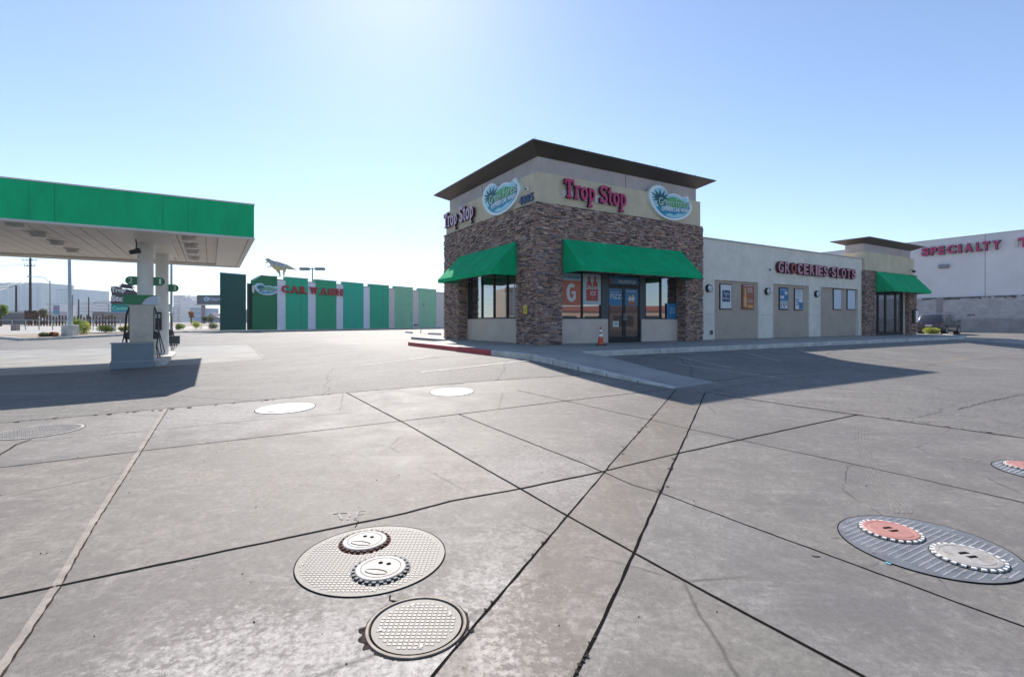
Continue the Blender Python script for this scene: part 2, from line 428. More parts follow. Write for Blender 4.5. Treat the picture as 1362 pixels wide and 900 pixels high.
# slab-serif letters drawn as strokes on a unit em: each stroke a polyline with a width
def arc(cx, cz, rx, rz, a0, a1, n=12):
    return [(cx + rx * math.cos(math.radians(a0 + (a1 - a0) * i / n)), cz + rz * math.sin(math.radians(a0 + (a1 - a0) * i / n))) for i in range(n + 1)]
GLY = {
 'T': (.72, [([(.36, .0), (.36, 1)], .2), ([(.03, .92), (.69, .92)], .15), ([(.16, .06), (.56, .06)], .12), ([(.07, .99), (.07, .7)], .11), ([(.65, .99), (.65, .7)], .11)]),
 'r': (.5, [([(.17, .0), (.17, .7)], .17), ([(.02, .05), (.36, .05)], .11), ([(.03, .66), (.2, .66)], .1), (arc(.36, .5, .14, .17, 160, 30), .13)]),
 'o': (.58, [(arc(.29, .35, .2, .29, 0, 360, 22), .16)]),
 'p': (.6, [([(.17, -.3), (.17, .7)], .16), (arc(.31, .35, .19, .28, -130, 130, 16), .15), ([(.02, -.26), (.36, -.26)], .11), ([(.03, .66), (.2, .66)], .1)]),
 'S': (.66, [(arc(.33, .72, .21, .2, 20, 270, 14)[0:14] + arc(.33, .27, .22, .2, 90, -160, 14), .17), ([(.56, .98), (.56, .72)], .1), ([(.08, .02), (.08, .3)], .1)]),
 't': (.44, [([(.2, .1), (.2, .95)], .16), ([(.02, .66), (.4, .66)], .11), (arc(.31, .14, .11, .1, 180, 330), .12)]),
}
def slab_letter(mb, ch, x, z, h, y0, depth):
    adv, strokes = GLY[ch]
    for si, (pl, w) in enumerate(strokes):
        pts = [Vector((x + a * h, z + b * h)) for a, b in pl]; hw = w * h / 2
        closed = (pts[0] - pts[-1]).length < 1e-4
        if closed: pts = pts[:-1]
        n = len(pts); Lf = []; Rt = []
        for i, p in enumerate(pts):
            a = pts[(i - 1) % n] if closed or i else p; b = pts[(i + 1) % n] if closed or i < n - 1 else p
            d = (b - a).normalized(); nn = Vector((-d.y, d.x)) * hw
            Lf.append(p + nn); Rt.append(p - nn)
        yy = y0 - si * .003
        for i in range(n if closed else n - 1):
            j = (i + 1) % n
            q = [Rt[i], Rt[j], Lf[j], Lf[i]]
            mb.cm = 0
            vs = [(c.x, yy - depth, c.y) for c in q] + [(c.x, yy, c.y) for c in q]
            mb.cm = 0; mb.add(vs, [(0, 1, 2, 3)])
            mb.cm = 1; fs = [(1, 0, 4, 5), (3, 2, 6, 7)]
            if not closed and i == 0: fs.append((0, 3, 7, 4))
            if not closed and i == n - 2: fs.append((2, 1, 5, 6))
            mb.add(vs, fs)
    mb.cm = 0
    return adv * h

# ---------------------------------------------------------------- draped sheets
def clip(poly, axis, val, keep_less):
    out = []; n = len(poly)
    for i in range(n):
        a, b = poly[i], poly[(i + 1) % n]
        ia = (a[axis] <= val) == keep_less or a[axis] == val; ib = (b[axis] <= val) == keep_less or b[axis] == val
        if ia: out.append(a)
        if ia != ib:
            t = (val - a[axis]) / (b[axis] - a[axis])
            c = [a[0] + (b[0] - a[0]) * t, a[1] + (b[1] - a[1]) * t]; c[axis] = val; out.append(tuple(c))
    return out
def area(p): return sum(p[i][0] * p[(i + 1) % len(p)][1] - p[(i + 1) % len(p)][0] * p[i][1] for i in range(len(p))) / 2
def drape(poly, off, step=.6):
    poly = [(p[0], p[1]) for p in poly]
    if area(poly) < 0: poly = poly[::-1]
    mb = MB(); idx = {}
    x0 = math.floor(min(p[0] for p in poly) / step); x1 = math.ceil(max(p[0] for p in poly) / step)
    y0 = math.floor(min(p[1] for p in poly) / step); y1 = math.ceil(max(p[1] for p in poly) / step)
    def vid(p):
        k = (round(p[0], 4), round(p[1], 4))
        if k not in idx: idx[k] = len(mb.v); mb.v.append((p[0], p[1], gz(p[0], p[1]) + off))
        return idx[k]
    for i in range(x0, x1):
        strip = clip(clip(poly, 0, i * step, False), 0, (i + 1) * step, True)
        if len(strip) < 3: continue
        for j in range(y0, y1):
            c = clip(clip(strip, 1, j * step, False), 1, (j + 1) * step, True)
            if len(c) < 3 or abs(area(c)) < 1e-7: continue
            f = []
            for p in c:
                k = vid(p)
                if not f or f[-1] != k: f.append(k)
            if f[0] == f[-1]: f.pop()
            if len(set(f)) >= 3: mb.f.append(f); mb.m.append(0); mb.c.append((1, 1, 1, 1))
    return mb
def strip(mb, pts, w, off, jit=.25, step=.12, wob=.004):
    """ground-following ribbon with an uneven edge"""
    P = [Vector((p[0], p[1])) for p in pts]; S = []
    for a, b in zip(P[:-1], P[1:]):
        n = max(1, int((b - a).length / step))
        S += [a + (b - a) * i / n for i in range(n)]
    S.append(P[-1]); vs = []
    for i, p in enumerate(S):
        d = (S[min(i + 1, len(S) - 1)] - S[max(i - 1, 0)]).normalized(); nn = Vector((-d.y, d.x))
        c = p + nn * R(-wob, wob)
        for s_ in (-1, 1):
            q = c + nn * s_ * w / 2 * (1 + R(-jit, jit))
            vs.append((q.x, q.y, gz(q.x, q.y) + off))
    mb.add(vs, [(2 * i, 2 * i + 2, 2 * i + 3, 2 * i + 1) for i in range(len(S) - 1)])
# ================================================================ ground
def axis(lo, hi, f0, f1, st):
    a = []; x = lo
    while x < f0: a.append(x); x += max(2, (f0 - x) * .25)
    x = f0
    while x < f1: a.append(x); x += st
    s = st
    while x < hi: a.append(x); s *= 1.25; x += s
    a.append(hi); return a
xs = axis(-1500, 1500, -66, 54, .6); ys = axis(-300, 1900, -6, 96, .6)
g = MB(); nx = len(xs)
g.v = [(x, y, gz(x, y)) for y in ys for x in xs]
for j in range(len(ys) - 1):
    for i in range(nx - 1):
        g.f.append((j * nx + i, j * nx + i + 1, (j + 1) * nx + i + 1, (j + 1) * nx + i)); g.m.append(0); g.c.append((1, 1, 1, 1))
tag(g.build('ground', M['asphalt'], smooth=True), kind='structure')
def sheet(name, px, off, m, world=False, step=.6):
    poly = px if world else [at(*p)[:2] for p in px]
    o = drape(poly, off, step).build(name, m, smooth=True); return tag(o, kind='structure')
def U(u, v): p = C0 + D1 * u + D2 * v; return (p.x, p.y)

# forecourt slab
edge = [(-60, 568), (0, 563), (220, 543.4), (459, 522.4), (640, 507.4), (779, 498.5), (897, 516.5), (937, 521.6), (1137, 551.4), (1362, 582.6), (1500, 602)]
poly = [at(*p)[:2] for p in edge] + [(12, -3), (-12, -3)]
sheet('concrete_forecourt', poly, .004, M['concrete'], True)
# concrete gutter running right across the lot
sheet('concrete_gutter', [(897, 516.5), (915, 510.5), (944, 508.5), (1090, 493), (1151, 487.5), (1250, 478), (1362, 467.5), (1440, 462), (1440, 464.5), (1362, 471), (1250, 483.5), (1151, 491.5), (1090, 499), (975, 513), (937, 521.6)], .004, M['slab_warm'])
sheet('concrete_swale', [(1225, 447.6), (1290, 450), (1380, 455.5), (1380, 458.8), (1290, 453.0), (1225, 449)], .004, M['walk'])
sheet('gutter_strip', [(899, 518), (811, 618.7), (803, 630), (754.7, 686.7), (600, 869.8), (555, 926), (752, 926), (765, 900), (794, 843), (843, 736), (878, 656.4), (894.6, 618.7), (937.8, 522.5)], .0062, M['gutter'])
sheet('concrete_slab', [(0, 796), (72, 781), (540, 683), (691, 650.5), (754.7, 686.7), (600, 869.8), (555, 926), (-60, 926), (-60, 810)], .0052, M['slab_light'])
sheet('concrete_slab', [(0, 622.4), (184.6, 600.5), (540, 559.5), (600, 598), (691, 650.5), (540, 683), (72, 781), (0, 796), (-60, 808), (-60, 630)], .0052, M['slab_warm'])
sheet('concrete_slab', [(843, 736), (1000, 821.8), (1146, 900), (1190, 926), (752, 926), (765, 900), (794, 843)], .0052, M['slab_dark'])
sheet('concrete_slab', [(878, 656.4), (1000, 701.6), (1104.6, 740), (1362, 834.5), (1450, 868), (1450, 926), (1190, 926), (1146, 900), (1000, 821.8), (843, 736)], .0054, mat_concrete('plain_grey_concrete', (.98, 1.0, 1.02)))
# pad below the canopy
sheet('fuel_pad', [(-80, 507), (0, 500.5), (207, 488), (351, 477), (352, 474), (330, 458.5), (180, 462), (-80, 468)], .004, M['pad'])
sheet('street', [(-200, 446.8), (0, 445.5), (150, 441.5), (292, 437.6), (292, 433.5), (0, 432), (-200, 432)], .004, M['walk'])
sheet('planting_strip', [(-120, 449.5), (0, 449.2), (32, 452.2), (60, 451.2), (145, 447.0), (292, 439.2), (292, 436.6), (150, 441.8), (0, 445.2), (-120, 446.5)], .02, M['gravel'])
sheet('vacant_lot', [(-200, 432.6), (0, 432.6), (292, 434), (292, 431.2), (0, 429.7), (-200, 429.5)], .006, M['gravel'], step=4)

# joints
J = MB()
def joint(mb, px, w, off=.008, **k): strip(mb, [at(*p)[:2] for p in px], w, off, **k)
joint(J, [(-40, 806), (0, 796), (72, 781), (540, 683), (600, 667), (691.7, 650.4), (804, 627), (900, 603.8), (1000, 581.8), (1140, 552)], .026, jit=.12)
joint(J, [(461, 522.5), (540, 564), (600, 598), (692, 650.5), (754.7, 686.7), (842.8, 735.7), (1000, 821.8), (1146, 900), (1190, 925)], .02, jit=.15, wob=.002)
joint(J, [(899, 518), (811, 618.7), (803, 630), (754.7, 686.7), (600, 869.8), (560, 920)], .016, jit=.35, wob=.0025)
joint(J, [(937.8, 522.5), (894.6, 618.7), (878, 656.4), (843, 736), (794, 843), (765, 900), (752, 925)], .018, jit=.35, wob=.003)
joint(J, [(-40, 626), (0, 622.4), (184.6, 600.5), (340, 582.5), (540, 559.5), (610, 551), (752.8, 533.3), (817.5, 526), (894.6, 517.5)], .018)
joint(J, [(610, 551), (780.5, 618.7), (804, 629), (840, 645), (878, 656), (1000, 701.6), (1104.6, 740), (1362, 834.5), (1450, 868)], .013)
joint(J, [(688, 519.4), (752.8, 533.3), (862, 558), (917, 571), (983, 585), (1049, 599.6), (1130.7, 616.6), (1234, 639.6), (1362, 669), (1450, 689)], .012)
joint(J, [(-30, 630), (0, 605), (22.5, 591.5), (42, 584.6)], .02)
joint(J, [(42, 587.6), (200, 573), (340, 559), (470, 549)], .007)
joint(J, [(-60, 568), (0, 563), (220, 543.4), (459, 522.4), (640, 507.4), (779, 498.5)], .022, jit=.6)
joint(J, [(937, 521.8), (1137, 551.6), (1362, 582.8), (1500, 602)], .028, jit=.6)
joint(J, [(1151, 490), (1000, 500), (944, 508)], .012)
joint(J, [(0, 500.8), (207, 488.3), (351, 477.2), (330, 458.6)], .012)
# covers' edge cracks
tag(J.build('pavement_joints', M['joint']), kind='structure')
J = MB()
joint(J, [(221, 543.2), (184.6, 601), (121, 700), (75, 780), (0, 893), (-25, 932)], .045, jit=.08, wob=.0012)
tag(J.build('tan_pavement_joint', M['joint_tan']), kind='structure')
J = MB()
joint(J, [(224, 543.4), (188.5, 601), (126, 700), (80, 782), (8, 893), (-15, 932)], .009, .011, jit=.8, step=.05, wob=.002)
# crumbled spots along joints
def crumbs(px, n, spread, size):
    P = [at(*p) for p in px]
    for _ in range(n):
        i = random.randrange(len(P) - 1); t = rnd(); c = P[i].lerp(P[i + 1], t)
        c = Vector((c.x + random.gauss(0, spread), c.y + random.gauss(0, spread), 0)); r = size * R(.4, 1.4); k = random.randint(5, 8); a0 = R(0, 6)
        vs = []
        for q in range(k):
            a = a0 + q * 2 * math.pi / k; rr = r * R(.5, 1.2); x, y = c.x + rr * math.cos(a), c.y + rr * math.sin(a); vs.append((x, y, gz(x, y) + .012))
        J.add(vs, [list(range(k))])
crumbs([(794, 843), (765, 900)], 18, .008, .008); crumbs([(754, 687), (600, 868)], 12, .01, .01)
crumbs([(899, 520), (811, 618)], 14, .02, .02); crumbs([(930, 545), (895, 618), (878, 656)], 14, .015, .016)
crumbs([(461, 523), (0, 563)], 20, .03, .04); crumbs([(1137, 551), (1362, 582)], 18, .02, .03)
tag(J.build('joint_crumbs', M['crumb']), kind='structure')
# cracks in the slabs
J = MB()
def crack(px, w=.0022):
    P = [at(*p) for p in px]; S = [P[0]]
    for a, b in zip(P[:-1], P[1:]):
        n = max(2, int((b - a).length / .07))
        for i in range(1, n + 1):
            q = a.lerp(b, i / n); S.append(q + Vector((R(-.02, .02), R(-.02, .02), 0)))
    strip(J, S, w, .009, jit=.7, step=.03, wob=.001)
crack([(1175, 688), (1154, 673), (1120, 652), (1128, 625), (1131, 617)]); crack([(1115, 700), (1107, 697)], .004)
crack([(1172, 745), (1160, 756), (1152, 757)]); crack([(1244, 768), (1256, 785)]); crack([(1105, 717), (1125, 717)], .003)
crack([(1317, 618), (1280, 615), (1255, 614)], .003); crack([(519, 793), (524, 801), (531, 804)], .008)
crack([(472, 702), (474, 694), (473, 692)], .005); crack([(1080, 740), (1090, 742)], .01); crack([(1275, 545), (1305, 536), (1362, 524)], .012)
crack([(1275, 548), (1340, 552)], .006)
tag(J.build('slab_cracks', M['joint']), kind='structure')
# tyre arcs, spray-paint marks and leftover letters
T = MB()
for i in range(5):
    o = i * 4.2
    strip(T, [at(*p)[:2] for p in [(1137 + o, 566), (1136 + o, 585), (1142 + o, 606), (1158 + o, 640), (1178 + o * 1.3, 668), (1190 + o * 1.4, 683)]], .013, .0075, jit=.4, step=.06)
def mark(px, w): strip(T, [at(*p)[:2] for p in px], w, .0095, jit=.6, step=.03)
tag(T.build('tyre_marks', mat('pale_tyre_scuff', (.235, .225, .215), .9, var=.2, sc=12, spec=.05)), kind='structure')
T = MB()
mark([(443, 684), (462, 682)], .02); mark([(451, 684), (455, 692)], .018); mark([(466, 682), (462, 692)], .02); mark([(476, 681), (474, 690)], .02); mark([(476, 681), (486, 680)], .015); mark([(475, 685), (484, 684)], .015)
mark([(1277, 609), (1296, 611), (1302, 613)], .03); mark([(1281, 612), (1300, 614)], .02); mark([(1280, 607), (1296, 609)], .012)
for _ in range(22):
    x, y = R(815, 872), R(786, 812)
    mark([(x, y), (x + R(-2, 2), y + R(-2, 2))], .003)
tag(T.build('paint_marks', mat('worn_spray_paint', (.36, .345, .32), .8, var=.3, sc=30)), kind='structure')
T = MB()
for a, b in [((560, 495), (705, 479.5)), ((480, 486), (625, 473.5)), ((833, 469.5), (975, 489)), ((925, 463), (1040, 481)), ((1000, 460), (1095, 474)), ((905, 484.5), (1030, 501.5)), ((400, 447), (560, 441))]:
    pa, pb = at(*a), at(*b); strip(T, [pa, pb], .1, .0065, jit=.35, step=.1)
a, b = at(90, 457), at(115, 456); strip(T, [a, b], .1, .0065)
tag(T.build('parking_lines', M['paint']), kind='structure')
# blue survey paint
T = MB(); strip(T, [at(1180, 748)[:2], at(1187, 751)[:2]], .035, .0095, jit=.8, step=.02)
tag(T.build('blue_paint_spot', flat('blue_survey_paint', (.12, .42, .6), .6)), kind='structure')

# ---------------------------------------------------------------- sidewalk
def slab(name, pts, m, loc_z, zb=-.3, bev=.02):
    """raised slab, pts in building coordinates (u, v, z above pavement level)"""
    lo = [(*U(u, v), BZ + zb) for u, v, z in pts]; hi = [(*U(u, v), BZ + z) for u, v, z in pts]
    mb = MB(); mb.hexa(lo, hi); return tag(mb.build(name, m, bevel=bev), kind='structure')
slab('sidewalk', [(-3.0, -4.3, -.01), (-1.2, -4.05, -.01), (27.5, -3.95, -.01), (31, -3.2, -.01), (34.5, -1.0, -.01), (36, 3, -.01), (34, 12, -.01), (-.3, 12.9, -.01), (-.3, 6.5, -.01), (-3.0, 5.2, -.01)], M['walk'], 0)
# raised walkway tongue sloping down to the gutter
def kerb_run(name, P, w, hgt, m, zt=None):
    """kerb of real section following the ground; P world points"""
    mb = MB(); P = [Vector((p[0], p[1])) for p in P]; S = []
    for a, b in zip(P[:-1], P[1:]):
        n = max(1, int((b - a).length / .8)); S += [a + (b - a) * i / n for i in range(n)]
    S.append(P[-1]); vs = []; n = len(S)
    for i, p in enumerate(S):
        d = (S[min(i + 1, n - 1)] - S[max(i - 1, 0)]).normalized(); nn = Vector((-d.y, d.x)) * w / 2
        z = gz(p.x, p.y); h = hgt(i / (n - 1)) if callable(hgt) else hgt
        top = z + h if zt is None else zt
        for q, zz in ((p - nn, z - .1), (p - nn, top), (p + nn, top), (p + nn, z - .1)): vs.append((q.x, q.y, zz))
    fs = [(4 * i + k, 4 * i + 4 + k, 4 * i + 5 + k, 4 * i + 1 + k)[::-1] for i in range(n - 1) for k in range(3)]
    fs += [(0, 1, 2, 3), tuple(4 * (n - 1) + k for k in (3, 2, 1, 0))]
    mb.add(vs, fs); return tag(mb.build(name, m, bevel=.015), kind='structure')
tp = [at(899, 516.5), at(953, 509)]
tg = MB(); n = 14; vs = []
for i in range(n + 1):
    t = i / n
    l = Vector(U(-3.0, -4.3)).lerp(Vector(tp[0][:2]), t); r = Vector(U(-1.15, -4.1)).lerp(Vector(tp[1][:2]), t)
    zl = gz(l.x, l.y) + .01 + .13 * (1 - t) ** .7
    zr = gz(r.x, r.y) + .012 + (BZ - .02 - gz(r.x, r.y)) * (1 - t) ** 3
    vs += [(l.x, l.y, zl), (r.x, r.y, zr), (l.x, l.y, zl - .45), (r.x, r.y, zr - .45)]
fs = []
for i in range(n):
    a, b = 4 * i, 4 * i + 4
    fs += [(a, b, b + 1, a + 1), (a + 2, b + 2, b, a), (a + 1, b + 1, b + 3, a + 3)]
fs.append((4 * n, 4 * n + 2, 4 * n + 3, 4 * n + 1))
tg.add(vs, fs); tag(tg.build('walkway_ramp', M['walk']), kind='structure')
# pale and red kerb stones along the outer edge
def kerb_top(name, pts, m, z1=.012, w=.16, gap=.0):
    mb = MB()
    for a, b in zip(pts[:-1], pts[1:]):
        a, b = Vector(a), Vector(b); n = max(1, round((b - a).length / 3.05))
        d = (b - a) / n; nn = Vector((-d.y, d.x)).normalized() * w
        for i in range(n):
            p = a + d * i + d * .003; q = a + d * (i + 1) - d * .003
            ring = [p, q, q + nn, p + nn]
            if area(ring) < 0: ring = ring[::-1]
            mb.hexa([(*U(*c), BZ - .4) for c in ring], [(*U(*c), BZ + z1) for c in ring])
    return tag(mb.build(name, m, bevel=.018), kind='structure')
kerb_top('kerb', [(-1.15, -4.22), (27.5, -4.1), (31, -3.35), (34.6, -1.1)], M['kerb'])
kerb_top('red_kerb', [(-3.17, 5.3), (-3.17, -2.2)][::-1], M['redpaint'], w=-.17) if False else kerb_top('red_kerb', [(-3.16, 5.3), (-3.16, -2.2)], M['redpaint'])
kerb_top('kerb', [(-3.16, -2.2), (-3.16, -4.35)], M['kerb'])
l0 = Vector(U(-3.0, -4.3)); l1 = Vector(tp[0][:2])
mb = MB(); n = 5
for i in range(n):
    t0, t1 = i / n + .004, (i + 1) / n - .004; q = []
    for t in (t0, t1):
        p = l0.lerp(l1, t); zl = gz(p.x, p.y) + .01 + .13 * (1 - t) ** .7
        q.append((p, zl + .008))
    d = (l1 - l0).normalized(); nn = Vector((-d.y, d.x)) * .08
    (p, zp), (s, zs) = q
    mb.hexa([(*(p + nn), zp - .4), (*(p - nn * 1.2), zp - .4), (*(s - nn * 1.2), zs - .4), (*(s + nn), zs - .4)][::-1], [(*(p + nn), zp), (*(p - nn * 1.2), zp), (*(s - nn * 1.2), zs), (*(s + nn), zs)][::-1])
tag(mb.build('kerb', M['kerb'], bevel=.012), kind='structure')
kerb_run('planter_kerb', [at(-120, 450.5)[:2], at(0, 450.2)[:2], at(32, 452.8)[:2], at(60, 451.8)[:2], at(145, 447.6)[:2], at(230, 443)[:2], at(292, 439.6)[:2]], .2, .16, M['kerb'])

# ================================================================ tank lids
def tilt(X, Y, rz=0, e=.3): return (math.atan((gz(X, Y + e) - gz(X, Y - e)) / 2 / e), -math.atan((gz(X + e, Y) - gz(X - e, Y)) / 2 / e), rz)
def plate(c, m_plate, m_lug, label, group=None, lugs='basket', rust=False, thick=.008):
    X, Y, r = c; z = gz(X, Y)
    t = thing('tank_cover', label, 'tank cover', (X, Y, z), 0, group)
    # follow the slope of the slab
    e = .3; t.rotation_euler = (math.atan((gz(X, Y + e) - gz(X, Y - e)) / 2 / e), -math.atan((gz(X + e, Y) - gz(X - e, Y)) / 2 / e), 0)
    b = MB(); b.ring(0, 0, [(r, -.03), (r, .012), (r - .004, .014), (0.0, .014)] if False else [(r, -.03), (r, .0105)], 72); b.build('plate', m_plate, t)
    rim = MB(); rim.capring = False; rim.ring(0, 0, [(r + .007, .005), (r + .007, .011), (r + .002, .011), (r + .002, .005)], 72); rim.build('rim', M['joint'], t)
    lg = MB(); s = .032
    s = .032 if lugs == 'rows' else .026
    n = int(r / s) + 1
    for i in range(-n, n + 1):
        for j in range(-n, n + 1):
            if lugs == 'rows':
                x, y = i * .042 + (R(-.002, .002)), j * .024
                if i % 1: continue
                w, h = .009, .0045
                ang = .9
            else:
                x, y = i * s, j * s; w, h = .0105, .0095; ang = .14 * (1 if (i + j) % 2 else -1)
            if lugs == 'rows':
                ca, sa = math.cos(-1.06), math.sin(-1.06); x, y = x * ca - y * sa, x * sa + y * ca; ang += -1.06
            if x * x + y * y > (r - .03) ** 2: continue
            if any(math.hypot(x - a, y - b_) < q for a, b_, q in getattr(plate, 'holes', [])): continue
            ca, sa = math.cos(ang), math.sin(ang)
            q = [(x + ca * a - sa * b2, y + sa * a + ca * b2) for a, b2 in ((-w, -h), (w, -h), (w, h), (-w, h))]
            q2 = [(x + (px - x) * .8, y + (py - y) * .8) for px, py in q]
            b0 = len(lg.v); lg.add([(px, py, .0103) for px, py in q] + [(px, py, .0127) for px, py in q2], [(4, 5, 6, 7), (0, 1, 5, 4), (1, 2, 6, 5), (2, 3, 7, 6), (3, 0, 4, 7)])
    lg.build('tread', m_lug, t)
    for a in (.5, 1.9, 3.4, 5.0): bo = MB(); bo.ring((r - .045) * math.cos(a), (r - .045) * math.sin(a), [(.013, .009), (.011, .014), (.006, .014)], 10); bo.build('bolt', m_cast_lug, t)
    return t
m_cast = mat('worn_cast_steel', (.2, .18, .16), .6, .0, var=.3, sc=7, bmp=.3)
m_cast_lug = mat('polished_tread', (.27, .245, .22), .55, .0, var=.2, sc=6)
m_blue = mat('blue_grey_steel', (.16, .165, .18), .55, .1, var=.2, sc=6)
m_lite = mat('bright_worn_tread', (.38, .38, .39), .5, .1)
def lid(c, paint, rim, label, holes='eyes', group='round fill lids', rz=0.0, zb=.0105):
    X, Y, r = c; z = gz(X, Y)
    t = thing('fill_lid', label, 'lid', (X, Y, z + zb), rz, group); t.rotation_euler = tilt(X, Y, rz)
    b = MB(); b.capring = False; n = 24
    rim_o = MB(); rim_o.ring(0, 0, [(r + .009, -.012), (r + .008, .003), (r - .02, .005)], 60)
    o = rim_o.build('collar', rim, t)
    # teeth round the skirt
    th = MB()
    for k in range(n):
        a0 = (k - .27) * 2 * math.pi / n; a1 = (k + .27) * 2 * math.pi / n; ro, ri = r, r - .028
        q = [(ri * math.cos(a0), ri * math.sin(a0)), (ro * math.cos(a0), ro * math.sin(a0)), (ro * math.cos(a1), ro * math.sin(a1)), (ri * math.cos(a1), ri * math.sin(a1))]
        th.hexa([(x, y, .002) for x, y in q], [(x, y, .013) for x, y in q])
    th.build('tooth_ring', rim if not rim.name.startswith('black') else M['white'] if 'white' in label or 'pink' in label else rim, t)
    d = MB(); d.ring(0, 0, [(r - .02, .0), (r - .02, .014), (r - .026, .018), (r - .05, .0185), (r - .054, .016), (r - .058, .0185)], 60); d.build('disc', paint, t, smooth=False)
    h = MB()
    if holes == 'eyes':
        for s_ in (-1, 1): e_ = MB(); e_.ring(s_ * r * .16, r * .28, [(r * .085, .016), (r * .085, .0205)], 14); e_.build('grip_hole', M['joint'], t)
        pts = [(x, y, .0205) for x, y in arc(0, -r * .32, r * .42, r * .16, 170, 10, 12)]
        for a, b_ in zip(pts[:-1], pts[1:]): h.add([a, b_, (b_[0], b_[1] - .006, .0205), (a[0], a[1] - .006, .0205)], [(3, 2, 1, 0)])
        pts = [(x, y, .0205) for x, y in arc(0, -r * .32, r * .42, r * .16, 190, 350, 12)]
        for a, b_ in zip(pts[:-1], pts[1:]): h.add([a, b_, (b_[0], b_[1] - .006, .0205), (a[0], a[1] - .006, .0205)], [(3, 2, 1, 0)])
    else:
        for s_ in (-1, 1):
            h = MB(); y = s_ * r * .13; h.hexa([(-r * .2, y - .01, .016), (r * .2, y - .01, .016), (r * .2, y + .01, .016), (-r * .2, y + .01, .016)], [(-r * .2, y - .01, .0205), (r * .2, y - .01, .0205), (r * .14, y + .014 * s_, .0205), (-r * .14, y + .014 * s_, .0205)] if s_ > 0 else [(-r * .14, y - .014, .0205), (r * .14, y - .014, .0205), (r * .2, y + .01, .0205), (-r * .2, y + .01, .0205)]); h.build('grip_hole', M['joint'], t)
        h = MB()
    if h.v: h.build('engraved_arc', M['crumb'], t)
    return t
m_rust = mat('rusty_iron_rim', (.1, .035, .022), .85, .2, var=.35, sc=20, bmp=.5)
m_iron = mat('iron_rim_blueish', (.05, .06, .075), .6, .4, var=.3, sc=14, bmp=.4)
m_black = mat('black_rim', (.02, .02, .02), .7)
def lidpaint(name, c, dirt):
    m, nt, p = newmat(name); tc = nt.nodes.new('ShaderNodeTexCoord').outputs['Object']
    n = noise(nt, tc, 9, 8, .75); n2 = noise(nt, tc, 45, 4, .7)
    col = mix(nt, ramp(nt, n, [(.48, 0), (.62, .7)]), c, dirt)
    col = mix(nt, ramp(nt, n2, [(.6, 0), (.7, .5)]), col, tuple(x * .4 for x in dirt))
    L(nt, col, p.inputs['Base Color']); p.inputs['Roughness'].default_value = .6; bump(nt, p, n2, .4, .004); return m
m_wlid = lidpaint('worn_white_lid_paint', (.36, .34, .32), (.2, .17, .15)); m_plid = lidpaint('faded_pink_lid_paint', (.42, .19, .16), (.36, .16, .13))
def rel(c, P): return [(q[0] - c[0], q[1] - c[1], q[2] + .012) for q in P]
CR = circle_fit(1115, 1380, 687, 777)
CR = (2.69, 3.2, .5)
def refit(l, t, b, rr):
    far = at(l + 60, t); near = at(l + 60, b); Yc = (far.y + near.y) / 2; k = (l - CX) / F
    return (k * Yc + rr * math.hypot(1, k), Yc, rr)
cA = (A1[0], A1[1], A1[2])
fy = at(1195, 687).y; ny = at(1295, 777).y; rC = (fy - ny) / 2; yC = (fy + ny) / 2
CR = ((1115 - CX) / F * yC + rC * math.hypot(1, (1115 - CX) / F), yC, rC)
L3 = circle_fit(1143, 1229, 694, 725); L4 = circle_fit(1237, 1342, 725, 764)
CD = (((1319 - CX) / F) * 4.65 + .42 * math.hypot(1, (1319 - CX) / F), 4.65, .42)
yd0, yd1 = at(1375, 612).y, at(1440, 650).y
CD = (((1319 - CX) / F) * (yd0 + yd1) / 2 + .42 * math.hypot(1, (1319 - CX) / F), (yd0 + yd1) / 2, .42)
print('circles', A1, A1a, A1b, A2, CR, L3, L4, CD)
plate.holes = rel(cA, [A1a, A1b])
plate(cA, m_cast, m_cast_lug, 'large round steel tank cover carrying two white lids with eye holes')
lid((A1a[0], A1a[1], A1a[2]), m_wlid, m_rust, 'white fill lid with a rusty brown rim and two eye holes on the large cover', 'eyes', rz=-.25)
lid((A1b[0], A1b[1], A1b[2]), m_wlid, m_iron, 'white fill lid with a blue-grey toothed rim on the front of the large cover', 'eyes', rz=-.25)
plate.holes = []
t = plate(A2, m_cast, m_cast_lug, 'round patterned steel cover with a chipped concrete rim beside the gutter joint')
rg = MB(); rg.capring = False; r = A2[2]
rg.ring(0, 0, [(r + .03, .004), (r + .027, .013), (r + .014, .014), (r + .009, .006)], 60); rg.build('outer_ring', mat('brown_iron_ring', (.27, .235, .2), .7, .3, var=.3, sc=15), t)
# broken edge of the slab round it
J = MB()
ring = []
for k in range(140):
    a = k * 2 * math.pi / 140; big = .034 + .004 * rnd() + .01 * (math.sin(a * 3 + 1.1) > .5) * rnd()
    if 3.2 < a < 3.9: big += .03 * abs(math.sin(a * 11))
    x = A2[0] + (r + big) * math.cos(a); y = A2[1] + (r + big) * math.sin(a); ring.append((x, y, gz(x, y) + .0068))
J.add(ring, [list(range(140))]); tag(J.build('broken_slab_edge', M['crumb']), kind='structure')
plate.holes = rel(CR, [L3, L4])
plate(CR, m_blue, m_lite, 'blue-grey tread-plate tank cover carrying a pink lid and a white lid', lugs='rows')
lid(L3, m_plid, m_black, 'faded pink fill lid beside the white lid on the right tank cover', 'slots', rz=.2)
lid(L4, m_wlid, m_black, 'white slotted fill lid right of the pink lid on the right tank cover', 'slots', rz=.2)
LD = circle_fit(1341, 1400, 613.5, 632); plate.holes = rel(CD, [LD])
plate(CD, m_blue, m_lite, 'tread-plate tank cover cut off by the right edge of the photo', lugs='rows')
lid(LD, m_plid, m_black, 'pink lid on the tank cover at the right edge of the photo', 'slots', rz=.2)
